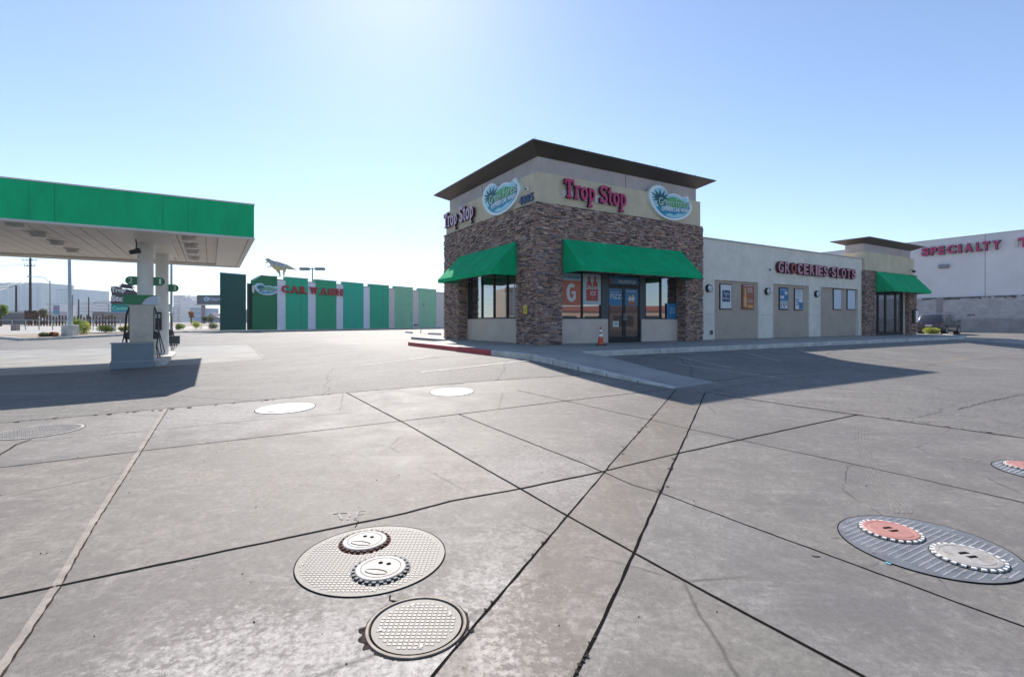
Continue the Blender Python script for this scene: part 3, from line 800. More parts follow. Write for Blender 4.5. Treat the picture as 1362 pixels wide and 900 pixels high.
# plain white covers
def white_cover(c, label, m=None, hole=(0, 0)):
    X, Y, r = c; t = thing('well_cover', label, 'well cover', (X, Y, gz(X, Y)), 0, 'flush round well covers'); t.rotation_euler = tilt(X, Y)
    b = MB(); b.ring(0, 0, [(r, -.02), (r, .011)], 60); b.build('plate', m or M['lidw'], t)
    rim = MB(); rim.capring = False; rim.ring(0, 0, [(r + .012, .006), (r + .01, .01), (r + .002, .01), (r + .002, .006)], 60); rim.build('rim', M['joint'], t)
    h = MB(); h.hexa([(hole[0] - .06, hole[1] - .03, .011), (hole[0] + .06, hole[1] - .03, .011), (hole[0] + .06, hole[1] + .03, .011), (hole[0] - .06, hole[1] + .03, .011)], [(hole[0] - .05, hole[1] - .02, .013), (hole[0] + .05, hole[1] - .02, .013), (hole[0] + .05, hole[1] + .02, .013), (hole[0] - .05, hole[1] + .02, .013)]); h.build('lift_slot', M['joint'], t)
    return t
M['lidw'] = lidpaint('worn_white_cover_paint', (.52, .51, .49), (.45, .43, .41))
c = circle_fit(341, 417, 536, 551); white_cover(c, 'white painted round well cover left of the dark diagonal joint', hole=(-.1, -.3))
c = circle_fit(572, 630, 516, 527); white_cover(c, 'small-looking white well cover nearest the shop walkway', hole=(-.1, .25))
c = circle_fit(-12, 109, 563.5, 586); plate.holes = []
plate(c, mat('pale_worn_steel', (.42, .4, .37), .6, var=.15, sc=6), m_cast_lug, 'grey patterned round cover at the left edge of the forecourt')
# leaf litter and pebbles on the slabs
P = MB()
for _ in range(150):
    x, y = R(-5, 6), R(1.2, 9); z = gz(x, y) + .006; s = R(.003, .007); a = R(0, 6)
    vs = [(x + s * R(.5, 1.3) * math.cos(a + k * 1.57), y + s * R(.3, 1.2) * math.sin(a + k * 1.57), z) for k in range(4)]
    P.hexa(vs, [(p[0] * .7 + x * .3, p[1] * .7 + y * .3, z + s * .7) for p in vs])
tag(P.build('grit', M['crumb']), 'loose dark grit scattered over the concrete slabs', 'grit', kind='stuff')
# ================================================================ convenience store
store = thing('store_building', 'single-storey shop with ledge-stone corner tower, bronze cornice and green awnings', 'building', (C0.x, C0.y, BZ), AL)
def B(mb, name, m, parent=None, **k): return mb.build(name, m, parent or store, **k)
W1 = fu(934, 450)[0]; W2 = fv(591.5, 450)[0]
ZS = fu(713, 268)[1]; ZT = fu(715, 227)[1]; ZC = ZT + .62; 
ua = fu(747, 400)[0]; ub = fu(911.5, 336)[0]; zo = fu(748.7, 319)[1]
va = fv(687.2, 400)[0]; vb = fv(611, 400)[0]; zo2 = fv(687.2, 323)[1]
print('tower', W1, W2, ZS, ZT, 'front open', ua, ub, zo, 'left open', va, vb, zo2)
RD = .5
STC = [(.3, .215, .18), (.4, .28, .23), (.19, .15, .14), (.46, .33, .26), (.34, .235, .21), (.14, .11, .11), (.42, .26, .21), (.55, .41, .31), (.27, .23, .235), (.36, .31, .31)]
def stones(mb, p0, d, nrm, length, z0, z1, cut=None, lo=.01, hi=.075):
    """courses of ledge stone on a wall face; cut = list of (s0, s1, z0, z1) openings"""
    z = z0
    while z < z1 - .02:
        h = min(R(.035, .068), z1 - z); s = -R(0, .2)
        while s < length:
            l = R(.08, .32); a, b = max(s, 0), min(s + l, length); s += l
            if b - a < .03: continue
            segs = [(a, b)]
            for (c0, c1, e0, e1) in cut or []:
                if z + h / 2 > e0 and z + h / 2 < e1:
                    ns = []
                    for (x, y) in segs:
                        if y <= c0 or x >= c1: ns.append((x, y)); continue
                        if x < c0: ns.append((x, c0))
                        if y > c1: ns.append((c1, y))
                    segs = ns
            for (x, y) in segs:
                if y - x < .02: continue
                dp = R(lo, hi); c = random.choice(STC); k = R(.75, 1.2); mb.cc = (c[0] * k * 1.1, c[1] * k * 1.02, c[2] * k * .98, 1)
                q = [p0 + d * (x + .003), p0 + d * (y - .003)]
                lo_ = [q[0] + nrm * dp, q[1] + nrm * dp, q[1] - nrm * .02, q[0] - nrm * .02]
                e = R(0, .012)
                mb.add([(*c_, z + .004) for c_ in lo_] + [(*(c_ - (nrm * e if i < 2 else nrm * 0)), z + h - .004) for i, c_ in enumerate(lo_)],
                       [(0, 1, 5, 4), (1, 2, 6, 5), (3, 0, 4, 7), (4, 5, 6, 7), (3, 2, 1, 0)])
        z += h
    mb.cc = (1, 1, 1, 1)
X = Vector((1, 0)); Y_ = Vector((0, 1))
st = MB()
stones(st, Vector((-.03, 0)), X, -Y_, W1 + .06, 0, ZS, [(ua + .03, ub + .03, -1, zo)])
stones(st, Vector((0, W2 + .03)), -Y_, -X, W2 + .06, 0, ZS, [(W2 + .03 - vb, W2 + .03 - va, -1, zo2)])
stones(st, Vector((W1, 0)), Y_, X, W2, 0, ZS)
stones(st, Vector((ub, 0)), Y_, -X, RD - .02, 0, zo); stones(st, Vector((ua, 0)), Y_, X, RD - .02, 0, zo)
stones(st, Vector((0, vb)), X, -Y_, RD - .02, 0, zo2); stones(st, Vector((0, va)), X, Y_, RD - .02, 0, zo2)
B(st, 'stone_cladding', M['stone'])
w = MB()
w.box(0, ua, 0, RD - .01, 0, ZS - .01); w.box(ub, W1, 0, RD - .01, 0, ZS - .01); w.box(ua, ub, 0, RD - .01, zo, ZS - .01)
w.box(0, RD - .01, RD - .01, va, 0, ZS - .012); w.box(0, RD - .01, vb, W2, 0, ZS - .012); w.box(0, RD - .01, va, vb, zo2, ZS - .012)
w.box(W1 - .3, W1 - .003, RD, W2, 0, ZS - .014); w.box(.003, W1 - .3, W2 - .3, W2 - .003, 0, ZS - .014)
w.box(.5, W1 - .3, .5, W2 - .3, ZS - .3, ZS - .016)
B(w, 'wall', M['grout'])
# stucco bands
t1 = MB(); t1.box(.06, W1 - .06, .06, W2 - .06, ZS - .012, ZT); B(t1, 'tan_wall_band', M['tan'])
t2 = MB(); t2.box(.2, W1 - .2, .2, W2 - .2, ZT, ZC + .1)
B(t2, 'taupe_wall_band', M['taupe'])
jl = MB(); jl.box(W1 * .5, W1 * .5 + .025, .194, .2, ZT, ZC); B(jl, 'control_joint', M['frame'])
jl = MB(); jl.box(.194, .2, W2 * .55, W2 * .55 + .025, ZT, ZC); B(jl, 'control_joint', M['frame'])
def cornice(x0, x1, y0, y1, zb, zt, o, name='cornice', parent=None, lip=.05):
    mb = MB(); i = .02
    a = [(x0 - i, y0 - i), (x1 + i, y0 - i), (x1 + i, y1 + i), (x0 - i, y1 + i)]
    b = [(x0 - o, y0 - o), (x1 + o, y0 - o), (x1 + o, y1 + o), (x0 - o, y1 + o)]
    mb.hexa([(x, y, zb) for x, y in a], [(x, y, zt - lip) for x, y in b])
    b2 = [(x0 - o - .02, y0 - o - .02), (x1 + o + .02, y0 - o - .02), (x1 + o + .02, y1 + o + .02), (x0 - o - .02, y1 + o + .02)]
    mb.hexa([(x, y, zt - lip + .002) for x, y in b2], [(x, y, zt) for x, y in b2])
    # sheet seams
    return mb
ZK = ZT + .62
cor = cornice(.2, W1 - .2, .2, W2 - .2, ZK, ZK + .36, .62)
B(cor, 'cornice', M['cornice'])
for k in range(9):
    sp = MB(); u = -.3 + k * (W1 + .6) / 8; sp.cyl((u, -.38, ZK + .36), (u, -.38, ZK + .47), .008, n=5); B(sp, 'bird_spike', M['grey'])
# front recess: knee walls, windows, door
zk = fu(760, 424, RD)[1]; dl, dr = fu(808.5, 400, RD)[0], fu(850.5, 400, RD)[0]; zd = fu(830, 380.5, RD)[1]; ztr = fu(830, 367, RD)[1]
wl0, wl1 = ua + .02, fu(799.5, 400, RD)[0]; wr0, wr1 = fu(857, 400, RD)[0], fu(902, 400, RD)[0]; ue = ub - .02
print('door', dl, dr, zd, 'knee', zk, ztr, wl1, wr0, wr1)
k = MB(); k.box(ua, dl - .06, RD - .08, RD + .3, 0, zk); k.box(dr + .06, ub, RD - .08, RD + .3, 0, zk)
k.box(wr1 + .05, ub, RD - .07, RD + .29, zk, zo); k.box(ua, ub, RD - .06, RD + .28, ztr + .08, zo)
B(k, 'knee_wall', M['knee'])
def glazing(name, mulls, x0, x1, z0, z1, y, glass=None, fw=.06, side=False, parent=None, tops=None):
    """window: glass sheet plus frame; on the left face when side is set"""
    def bx(mb, a, b, c, d, e, f):
        if side: mb.box(c, d, a, b, e, f)
        else: mb.box(a, b, c, d, e, f)
    gl = MB(); bx(gl, x0 + .01, x1 - .01, y + .03, y + .045, z0 + .01, z1 - .01)
    go = gl.build(name, glass or M['glass'], parent or store)
    fr = MB(); bx(fr, x0, x1, y - .02, y + .06, z0, z0 + fw); bx(fr, x0, x1, y - .021, y + .061, z1 - fw, z1)
    for x in [x0 + fw / 2] + mulls + [x1 - fw / 2]: bx(fr, x - fw / 2, x + fw / 2, y - .024, y + .064, z0 + .001, z1 - .001)
    for z in tops or []: bx(fr, x0, x1, y - .018, y + .058, z - fw / 2, z + fw / 2)
    fr.build('frame', M['frame'], go)
    return go
glazing('window', [fu(774, 400, RD)[0]], wl0, wl1, zk + .003, ztr + .08, RD - .02)
glazing('window', [fu(878.5, 400, RD)[0]], wr0, wr1 + .05, zk + .003, ztr + .08, RD - .02)
cb = MB(); cb.box(wl1, dl, RD - .04, RD + .1, zk, ztr + .08); cb.box(dr, wr0, RD - .04, RD + .1, zk, ztr + .08); cb.box(dl - .06, dl - .002, RD - .045, RD + .1, 0, zk); cb.box(dr + .002, dr + .06, RD - .045, RD + .1, 0, zk)
B(cb, 'door_surround', mat('blue_grey_door_surround', (.06, .075, .085), .5))
dm = (dl + dr) / 2
for a, b in ((dl, dm - .004), (dm + .004, dr)):
    gl = MB(); gl.box(a + .07, b - .07, RD + .01, RD + .025, .2, zd - .1); go = gl.build('door', M['glassdoor'], store)
    f = MB(); f.box(a, b, RD - .01, RD + .04, .01, .24); f.box(a, b, RD - .012, RD + .042, zd - .12, zd); f.box(a, a + .09, RD - .014, RD + .044, .012, zd - .002); f.box(b - .09, b, RD - .014, RD + .044, .012, zd - .002)
    f.build('frame', M['frame'], go)
    h = MB(); x = b - .05 if b < dm + .01 else a + .05
    h.cyl((x, RD - .06, .95), (x, RD - .06, 1.25), .014, n=8); h.cyl((x, RD - .06, .97), (x, RD, .97), .01, n=6); h.cyl((x, RD - .06, 1.23), (x, RD, 1.23), .01, n=6)
    h.build('handle', M['steel'], go)
glazing('transom_window', [], dl - .002, dr + .002, zd + .02, ztr + .08, RD - .012)
# left recess
zk2 = fv(650, 424, RD)[1]; zw2 = fv(650, 367, RD)[1]; 
k = MB(); k.box(RD - .08, RD + .3, va, vb, 0, zk2); k.box(RD - .06, RD + .28, va, vb, zw2 + .1, zo2)
kv0, kv1 = fv(688.5, 400, RD)[0], fv(619, 400, RD)[0]; fv1 = fv(611.5, 400, RD)[0]
k.box(RD - .07, RD + .29, min(fv1, vb - .01), vb, zk2, zw2 + .1); B(k, 'knee_wall', M['knee'])
glazing('window', [fv(x, 400, RD)[0] for x in (675, 657.5, 641.5, 626.5)] , va + .01, min(fv1, vb - .02), zk2 + .003, zw2 + .1, RD - .02, side=True)
dk = MB(); dk.box(RD - .035, RD - .03, kv1, min(fv1, vb - .02) - .02, zk2 + .06, zw2 + .04); B(dk, 'dark_panel', M['frame'])
# sill ledge
# awnings
def awning(x0, x1, ztop, zlo, proj, side=False, y0=-.07, val=.16, cap=.12):
    mb = MB()
    def P(x, y, z): return (y, x, z) if side else (x, y, z)
    A = [P(x0, y0, ztop), P(x1, y0, ztop), P(x1, y0 - proj, zlo + val), P(x0, y0 - proj, zlo + val), P(x0, y0 - proj, zlo), P(x1, y0 - proj, zlo), P(x1, y0, zlo), P(x0, y0, zlo)]
    fs = [(0, 3, 2, 1), (3, 4, 5, 2), (0, 7, 4, 3), (1, 2, 5, 6)]
    if side: fs = [f[::-1] for f in fs]
    mb.add(A, fs)
    o = mb.build('awning', M['awn'], store)
    sm = o.modifiers.new('cloth', 'SOLIDIFY'); sm.thickness = .012; sm.offset = 0
    fr = MB()
    def q(x, y, z): return P(x, y, z)
    for z in (zlo + .02,):
        fr.tube([q(x0 + .03, y0 - .02, z), q(x0 + .03, y0 - proj + .03, z), q(x1 - .03, y0 - proj + .03, z), q(x1 - .03, y0 - .02, z)], .015, 6)
    n = max(3, int((x1 - x0) / 1.2))
    for i in range(1, n):
        x = x0 + (x1 - x0) * i / n; fr.tube([q(x, y0 - proj + .03, zlo + .02), q(x, y0, zlo + .02)], .012, 6); fr.tube([q(x, y0 - proj + .03, zlo + .08), q(x, y0, ztop - .05)], .012, 6)
    fr.build('awning_frame', M['steel'], o)
    return o
PJ = 1.15
def solve_front():
    # bottom front edge seen at (762.7,359.4)
    return fu(762.7, 359.4, -.07 - PJ)
aw0 = solve_front(); aw1 = fu(927.7, 369.6, -.07 - PJ)
print('awning front', aw0, aw1, 'wall', fu(748.7, 359.4, 0), fu(906, 337, 0))
ax0 = fu(749, 340, -.07)[0]; ax1 = fu(906, 337, -.07)[0]
awning(ax0, max(ax1, aw1[0]), zo + .02, (aw0[1] + aw1[1]) / 2, PJ)
bw0 = fv(668, 364, -.07 - PJ); bw1 = fv(589, 373.5, -.07 - PJ)
print('awning left', bw0, bw1, fv(687, 362, 0), fv(605, 343, 0))
awning(fv(687.2, 340, -.07)[0], (bw1[0] + fv(605, 343, -.07)[0]) / 2, zo2 + .02, (bw0[1] + bw1[1]) / 2, PJ, side=True)

# ---- long cream wing
VC = .35
c1 = fu(1146.5, 400, VC)[0]; zcr = fu(937, 317, VC)[1]; zcr2 = fu(1146, 346, VC)[1]; print('cream', c1, zcr, zcr2)
WD = 12.5
cw = MB()
nich = []
for (xa, xb, yt) in ((950.5, 1008.5, 374), (1028.3, 1076, 378.5), (1091.5, 1141.5, 378.5)):
    a, b = fu(xa, 400, VC)[0], fu(xb, 400, VC)[0]; zt = fu((xa + xb) / 2, yt + (1.5 if xa > 1000 else 2.5), VC)[1]; nich.append((a, b, zt))
zz = [n_[2] for n_ in nich]; print('niche', nich)
NH = sum(zz) / 3
edges = [W1 + .001]
for a, b, _ in nich: edges += [a, b]
edges.append(c1)
for i in range(0, len(edges), 2): cw.box(edges[i], edges[i + 1], VC, VC + .4, 0, NH)
cw.box(W1 + .001, c1, VC, VC + .4, NH, zcr); B(cw, 'cream_wall', M['cream'])
bk = MB(); bk.box(W1, c1 + 6, VC + .4, WD, 0, zcr - .35); B(bk, 'wing_core', M['taupe'])
cp = MB(); cp.box(W1 + .01, c1 + .02, VC - .05, VC + .46, zcr, zcr + .06); B(cp, 'parapet_cap', mat('cream_cap', (.5, .48, .42), .6))
for i, (a, b, _) in enumerate(nich):
    n_ = MB(); n_.box(a, b, VC + (.1 if i < 2 else .16), VC + .39, 0, NH)
    if i == 2: n_.prism_xy([(a, VC + .02), (a + .02, VC + .02), (a + .9, VC + .155), (a, VC + .155)], 0, NH)
    B(n_, 'niche_panel', M['mocha'])
jl = MB()
for a, b in zip(edges[0::2], edges[1::2]): jl.box(a + .01, b - .01, VC - .004, VC + .01, 1.25, 1.262)
jl.box(nich[2][0] + 1.2, nich[2][0] + 1.7, VC + .155, VC + .165, 1.15, 1.165); jl.box(nich[2][0] + 1.2, nich[2][0] + 1.215, VC + .155, VC + .165, .75, 1.15); jl.box(nich[2][0] + .8, nich[2][0] + 3.0, VC + .154, VC + .166, .55, .56)
B(jl, 'wall_reveal', mat('reveal_shadow_line', (.3, .29, .26), .8))
# ---- small end tower
VT = .15
e0 = fu(1151, 400, VT)[0]; e1 = fu(1218.5, 400, VT)[0]; zs2 = fu(1152, 359, VT)[1]; zt2 = fu(1150, 333.5, VT)[1]; zk3 = fu(1150, 322.5, VT)[1]
ED = 1.4
print('tower2', e0, e1, zs2, zt2, zk3)
p1 = fu(1163.5, 400, VT)[0]; p2 = fu(1208.5, 400, VT)[0]; zo3 = fu(1163.5, 362, VT)[1]
st = MB()
stones(st, Vector((e0 - .03, VT)), X, -Y_, e1 - e0 + .06, 0, zs2, [(p1 - e0 + .03, p2 - e0 + .03, -1, zo3)])
stones(st, Vector((e0, VT + .3)), -Y_, -X, .3, 0, zs2)
stones(st, Vector((e1, VT)), Y_, X, ED, 0, zs2)
stones(st, Vector((p2, VT)), Y_, -X, .8, 0, zo3); stones(st, Vector((p1, VT)), Y_, X, .8, 0, zo3)
B(st, 'stone_cladding', M['stone'])
w = MB(); w.box(e0, p1, VT, VT + .85, 0, zs2 - .01); w.box(p2, e1, VT, VT + .85, 0, zs2 - .01); w.box(p1, p2, VT, VT + .85, zo3, zs2 - .01); w.box(e0 + .01, e1 - .01, VT + .95, VT + ED, 0, zs2 - .012)
B(w, 'wall', M['grout'])
t1 = MB(); t1.box(e0 + .05, e1 - .2, VT + .05, VT + ED, zs2 - .012, zt2); B(t1, 'tan_wall_band', M['tan'])
t2 = MB(); t2.box(e0 + .2, e1 - .4, VT + .2, VT + ED - .1, zt2, zk3 + .1); B(t2, 'taupe_wall_band', M['taupe'])
B(cornice(e0 + .2, e1 - .4, VT + .2, VT + ED - .1, zk3, zk3 + .3, .62), 'cornice', M['cornice'])
glazing('glass_entrance', [fu(x, 400, VT + .27)[0] for x in (1167.5, 1177.5, 1191)], p1 + .02, fu(1200.5, 400, VT + .25)[0], 0.01, zo3 - .01, VT + .25, fw=.14)
k = MB(); k.box(fu(1200.5, 400, VT + .25)[0] + .01, p2 - .0, VT + .2, VT + .84, 0, zo3); B(k, 'knee_wall', M['knee'])
awning(fu(1163.5, 362, VT)[0], fu(1213, 387, VT)[0] + .2, zo3 + .05, fu(1184, 386.5, VT - PJ)[1], 1.0, y0=VT - .07)
# ================================================================ signs and fixtures on the walls
def wpos(u, v, z): p = C0 + D1 * u + D2 * v; return (p.x, p.y, BZ + z)
def wthing(name, label, cat, u, v, z, side=False, group=None):
    return thing(name, label, cat, wpos(u, v, z), AL - math.pi / 2 if side else AL, group)
def slab_sign(label, side, xa, xb, ztop, zbase, face, ret):
    """letters: x runs left to right as seen"""
    vv = .06
    if side: (A, _), (Bv, _) = fv(xa, 300, vv), fv(xb, 300, vv); width = A - Bv; t = wthing('shop_sign', label, 'sign', vv, A, zbase, True)
    else: A = fu(xa, 300, vv)[0]; Bv = fu(xb, 300, vv)[0]; width = Bv - A; t = wthing('shop_sign', label, 'sign', A, vv, zbase)
    h = (ztop - zbase); word = 'Trop Stop'; tot = sum(GLY[c][0] if c != ' ' else .35 for c in word)
    sc = width / (tot * h); x = 0
    for c in word:
        if c == ' ': x += .35 * h * sc; continue
        mb = MB(); slab_letter(mb, c, 0, 0, h, -.06, .13)
        mb.v = [(a * sc + x, b, d) for a, b, d in mb.v]; x += GLY[c][0] * h * sc
        mb.build('letter', [face, ret], t)
    rw = MB(); rw.box(0, width * .44, -.056, -.0, h * .0, h * .42); rw.box(width * .5, width * .95, -.055, -.0, 0, h * .4); rw.build('raceway', M['offwhite'], t)
    return t
zb = fu(790, 266, .06)[1]; zt_ = fu(752, 239, .06)[1]; zb = fu(752, 264, .06)[1]
print('sign z', zb, zt_)
slab_sign('magenta channel-letter shop name on the tan band facing right', False, 747.5, 829.5, zt_, zb, M['magenta'], M['magenta_side'])
zb2 = fv(600, 301, .06)[1]; zt2_ = fv(628, 275, .06)[1]
slab_sign('pale pink channel-letter shop name on the left face of the tower', True, 594.5, 634, fv(597, 281.5, .06)[1] if False else zt_, zb, M['lav'], M['magenta_side'])
# oval logo sign
OUT = smooth_loop([(0, .55), (.0, .75), (.06, .9), (.17, .985), (.28, .98), (.37, .9), (.43, .79), (.55, .83), (.66, .82), (.76, .76), (.83, .80), (.9, .82), (.93, .72), (.985, .6), (1, .46), (.95, .3), (.84, .15), (.68, .04), (.5, 0), (.34, .04), (.19, .15), (.07, .34)], 4)
HILL = smooth_loop([(.36, .5), (.4, .64), (.5, .71), (.62, .71), (.75, .65), (.86, .58), (.88, .48), (.7, .42), (.5, .4)], 4)
WAVE = smooth_loop([(.16, .34), (.3, .38), (.42, .33), (.55, .36), (.68, .42), (.8, .44), (.93, .5), (.93, .4), (.84, .25), (.68, .12), (.5, .07), (.34, .11), (.24, .2)], 4)
WAVE2 = smooth_loop([(.36, .14), (.46, .2), (.56, .17), (.66, .24), (.78, .25), (.86, .33), (.78, .2), (.64, .11), (.5, .085)], 3)
m_lw = flat('logo_white', (.72, .78, .8), .35); m_lg = flat('logo_green', (.1, .42, .14), .5); m_lg2 = flat('logo_letter_green', (.5, .78, .58), .5); m_lb = flat('logo_blue', (.01, .26, .42), .5); m_lt = flat('logo_teal', (.003, .08, .11), .5); m_ll = flat('logo_pale_blue', (.32, .62, .72), .4)
def logo(t, w, h, fs=1.0):
    b = MB(); b.prism_xz([(x * w, z * h) for x, z in OUT], -.16, 0); b.build('sign_box', m_lw, t)
    def lay(name, poly, m, y): q = MB(); q.prism_xz([(x * w, z * h) for x, z in poly], y, -.16); q.build(name, m, t)
    lay('inner_face', [(.5 + (x - .5) * .88, .48 + (z - .48) * .86) for x, z in OUT], m_ll, -.162); lay('hill_shape', HILL, m_lg, -.164); lay('wave_shape', WAVE, m_lb, -.166); lay('wave_crest', WAVE2, m_ll, -.169)
    pm = MB(); cx, cz = .25, .6
    for a in (15, 42, 68, 95, 122, 150, 178, 205):
        l = .25 if 30 < a < 160 else .2; a = math.radians(a); dx, dz = math.cos(a), math.sin(a)
        pts = [(cx, cz), (cx + dx * l * .5 - dz * .028, cz + dz * l * .5 + dx * .03), (cx + dx * l, cz + dz * l * 1.15), (cx + dx * l * .5 + dz * .028, cz + dz * l * .5 - dx * .03)]
        pm.prism_xz([(x * w, z * h) for x, z in pts], -.174 - a * .0002, -.16)
    pm.prism_xz([(x * w, z * h) for x, z in arc(cx + .02, .48, .1, .12, 0, 360, 14)[:-1]], -.1735, -.16)
    pm.build('palm_shape', m_lt, t)
    def sl(x, y, z): return (x, y, z + (x / w - .5) * .09 * h)
    tx = MB(); text_mb(tx, 'Green Forest', .2 * w, .41 * h, .74 * w, .26 * h, -.178, .006, .035, sl); tx.build('lettering', m_lt, t)
    tx = MB(); text_mb(tx, 'Green Forest', .205 * w, .42 * h, .73 * w, .24 * h, -.184, .006, .0, sl); tx.build('lettering', m_lg2, t)
    tx = MB(); text_mb(tx, 'EXPRESS CAR WASH', .27 * w, .27 * h, .64 * w, .13 * h, -.18, .006, .03, sl); tx.build('lettering', m_lw, t)
vL = -.02
a, b = fu(862.5, 270, vL)[0], fu(919, 270, vL)[0]; z0, z1 = fu(890, 294.5, vL)[1], fu(880, 247.5, vL)[1]
print('logo', a, b, z0, z1)
logo(wthing('logo_sign', 'oval palm-and-wave sign at the right end of the front tan band', 'sign', a, vL + .1, z0 + .05), b - a, z1 - z0 - .05)
a, b = fv(643.5, 270, vL)[0], fv(693, 270, vL)[0]; z0, z1 = fv(660, 288, vL)[1], fv(690, 231, vL)[1]
z0 = fv(660, 288, vL)[1]; z1 = fv(665, 242, vL)[1]; print('logo left', a, b, z0, z1)
logo(wthing('logo_sign', 'oval palm-and-wave sign left of the house number', 'sign', vL + .1, a, z0, True), a - b, z1 - z0 + .1)
# house number
a, b = fv(692, 265, .05)[0], fv(711, 265, .05)[0]; z0, z1 = fv(694, 273, .05)[1], fv(694, 262, .05)[1]
t = wthing('house_number', 'dark blue house number beside the tower corner', 'number sign', .05, a, z0, True); wd = (a - b)
for i, ch in enumerate('4885'):
    mb = MB(); text_mb(mb, ch, i * wd / 4, 0, wd / 4 * .82, z1 - z0, -.03, .05, .03); mb.build('digit', M['navy'], t)
t = wthing('bell_light', 'small round white fitting above the house number', 'wall fitting', .05, fv(702.5, 252, .05)[0], fv(702.5, 252, .05)[1], True)
mb = MB(); mb.cyl((0, 0, 0), (0, -.09, 0), .1, .085, 16); mb.build('housing', M['white'], t); mb = MB(); mb.cyl((-.01, -.09, .0), (-.01, -.12, 0), .045, n=12); mb.build('lens', M['dark'], t)
# GROCERIES-SLOTS
v = VC - .02; a, b = fu(1031, 357, v)[0], fu(1135.5, 363, v)[0]; zb_, zt_2 = fu(1040, 363.5, v)[1], fu(1034, 347.5, v)[1]
print('groc', a, b, zb_, zt_2)
t = wthing('shop_sign', 'faded pink channel letters over the three niches of the cream wall', 'sign', a, v, zb_)
word = 'GROCERIES-SLOTS'; adv = {'I': .45, '-': .45, 'L': .85}; spc = [adv.get(c, 1) for c in word]; tot = sum(spc); x = 0; wd = b - a; hh = zt_2 - zb_
for i, c in enumerate(word):
    cw_ = spc[i] / tot * wd; mb = MB()
    if c == '-': mb.box(x + .04, x + cw_ - .06, -.16, 0, hh * .38, hh * .6); o = mb.build('letter', M['magenta_side'], t); mb = MB(); mb.box(x + .07, x + cw_ - .09, -.175, -.16, hh * .42, hh * .56); mb.build('letter_face', M['pinkf'], o)
    else:
        text_mb(mb, c, x + .02, 0, cw_ * .84, hh, -.085, .17, .05)
        o = mb.build('letter', M['magenta_side'], t)
        m2 = MB(); text_mb(m2, c, x + .045, .03, cw_ * .84 - .05, hh - .06, -.172, .008, .02); m2.build('letter_face', M['lred'] if (i in (2,)) else M['pinkf'], o)
    x += cw_
# wall lights
for (px, py, lab) in ((941.5, 383.5, 'round wall light on the cream strip next to the stone tower'), (1019.5, 387.5, 'round wall light between the first two recessed panels'), (1085, 391, 'round wall light between the last two recessed panels')):
    u, z = fu(px, py, VC); t = wthing('wall_light', lab, 'wall light', u, VC, z, group='round wall lights on the cream wall')
    mb = MB(); mb.cyl((0, 0, 0), (0, -.14, 0), .2, .19, 24); mb.build('housing', M['dark'], t, smooth=True)
    mb = MB(); mb.cyl((0, -.14, 0), (0, -.17, 0), .155, .12, 24); mb.build('lens', m_lw, t, smooth=True)
    mb = MB()
    for an in (90, 215, 325):
        a_ = math.radians(an); mb.cyl((0, -.172, 0), (.15 * math.cos(a_), -.172, .15 * math.sin(a_)), .012, n=6)
    mb.build('guard', M['dark'], t)
for (px, py, v_, lab) in ((945.5, 442, VC, 'small grey outlet box low on the cream strip by the tower'), (1093.5, 438.5, VC + .2, 'small dark tap box low in the third recess'), (1023.5, 358.8, VC, 'tiny dark sensor on the cream wall left of the lettering')):
    u, z = fu(px, py, v_); t = wthing('outlet_box', lab, 'outlet box', u, v_, z); s = .09 if py > 400 else .05
    mb = MB(); mb.box(-s, s, -.06, 0, -s * 1.2, s * 1.2); mb.build('box', M['grey'], t, bevel=.01); mb = MB(); mb.box(-s * .7, s * .7, -.07, -.06, -s * .9, s * .9); mb.build('lid', M['dark'], t)
# poster cases
m_pw = flat('poster_white', (.62, .64, .64), .4); m_pn = flat('poster_navy', (.02, .05, .12), .4); m_po = flat('poster_rust', (.33, .09, .04), .4); m_pb = flat('poster_blue', (.02, .16, .34), .4); m_py = flat('poster_gold', (.6, .34, .1), .4); m_pt = flat('poster_pale_blue', (.3, .5, .62), .4); m_por = flat('poster_orange', (.5, .12, .06), .4); m_red = flat('poster_red', (.42, .04, .04), .4)
def case(xa, xb, ya, yb, v, lab, paint, frame=None):
    a, b = fu(xa, 400, v)[0], fu(xb, 400, v)[0]; z0 = fu((xa + xb) / 2, yb, v)[1]; z1 = fu((xa + xb) / 2, ya, v)[1]
    t = wthing('poster_case', lab, 'poster case', a, v, z0, group='framed poster cases on the cream wall'); w_, h_ = b - a, z1 - z0; f = .05
    mb = MB(); mb.box(0, w_, -.05, 0, 0, h_); mb.build('frame', frame or M['frame'], t, bevel=.008)
    mb = MB(); mb.box(f, w_ - f, -.054, -.05, f, h_ - f); mb.build('sheet', paint, t)
    return t, w_, h_
def pic(t, m, rects=(), texts=(), name='print', y=-.058):
    mb = MB()
    for (a, b, c, d) in rects: mb.box(a, b, y, y + .004, c, d)
    for (s, a, c, w_, h_) in texts: text_mb(mb, s, a, c, w_, h_, y, .003, .01)
    mb.build(name, m, t)
t, w_, h_ = case(956.5, 972.5, 377.5, 411.5, VC + .1, 'white poster with a dark square in its middle, first case from the tower', m_pw)
pic(t, m_pn, [(.18 * w_, .82 * w_, .3 * h_, .75 * h_)]); pic(t, m_pw, (), [('Taste', .26 * w_, .58 * h_, .48 * w_, .09 * h_), ('is', .44 * w_, .5 * h_, .12 * w_, .06 * h_), ('Ready', .24 * w_, .38 * h_, .52 * w_, .09 * h_)], y=-.062)
t, w_, h_ = case(986, 1002, 378.5, 411.5, VC + .1, 'rust-orange drink poster right of the white one with the dark square', m_po, mat('red_case_frame', (.2, .05, .03), .5))
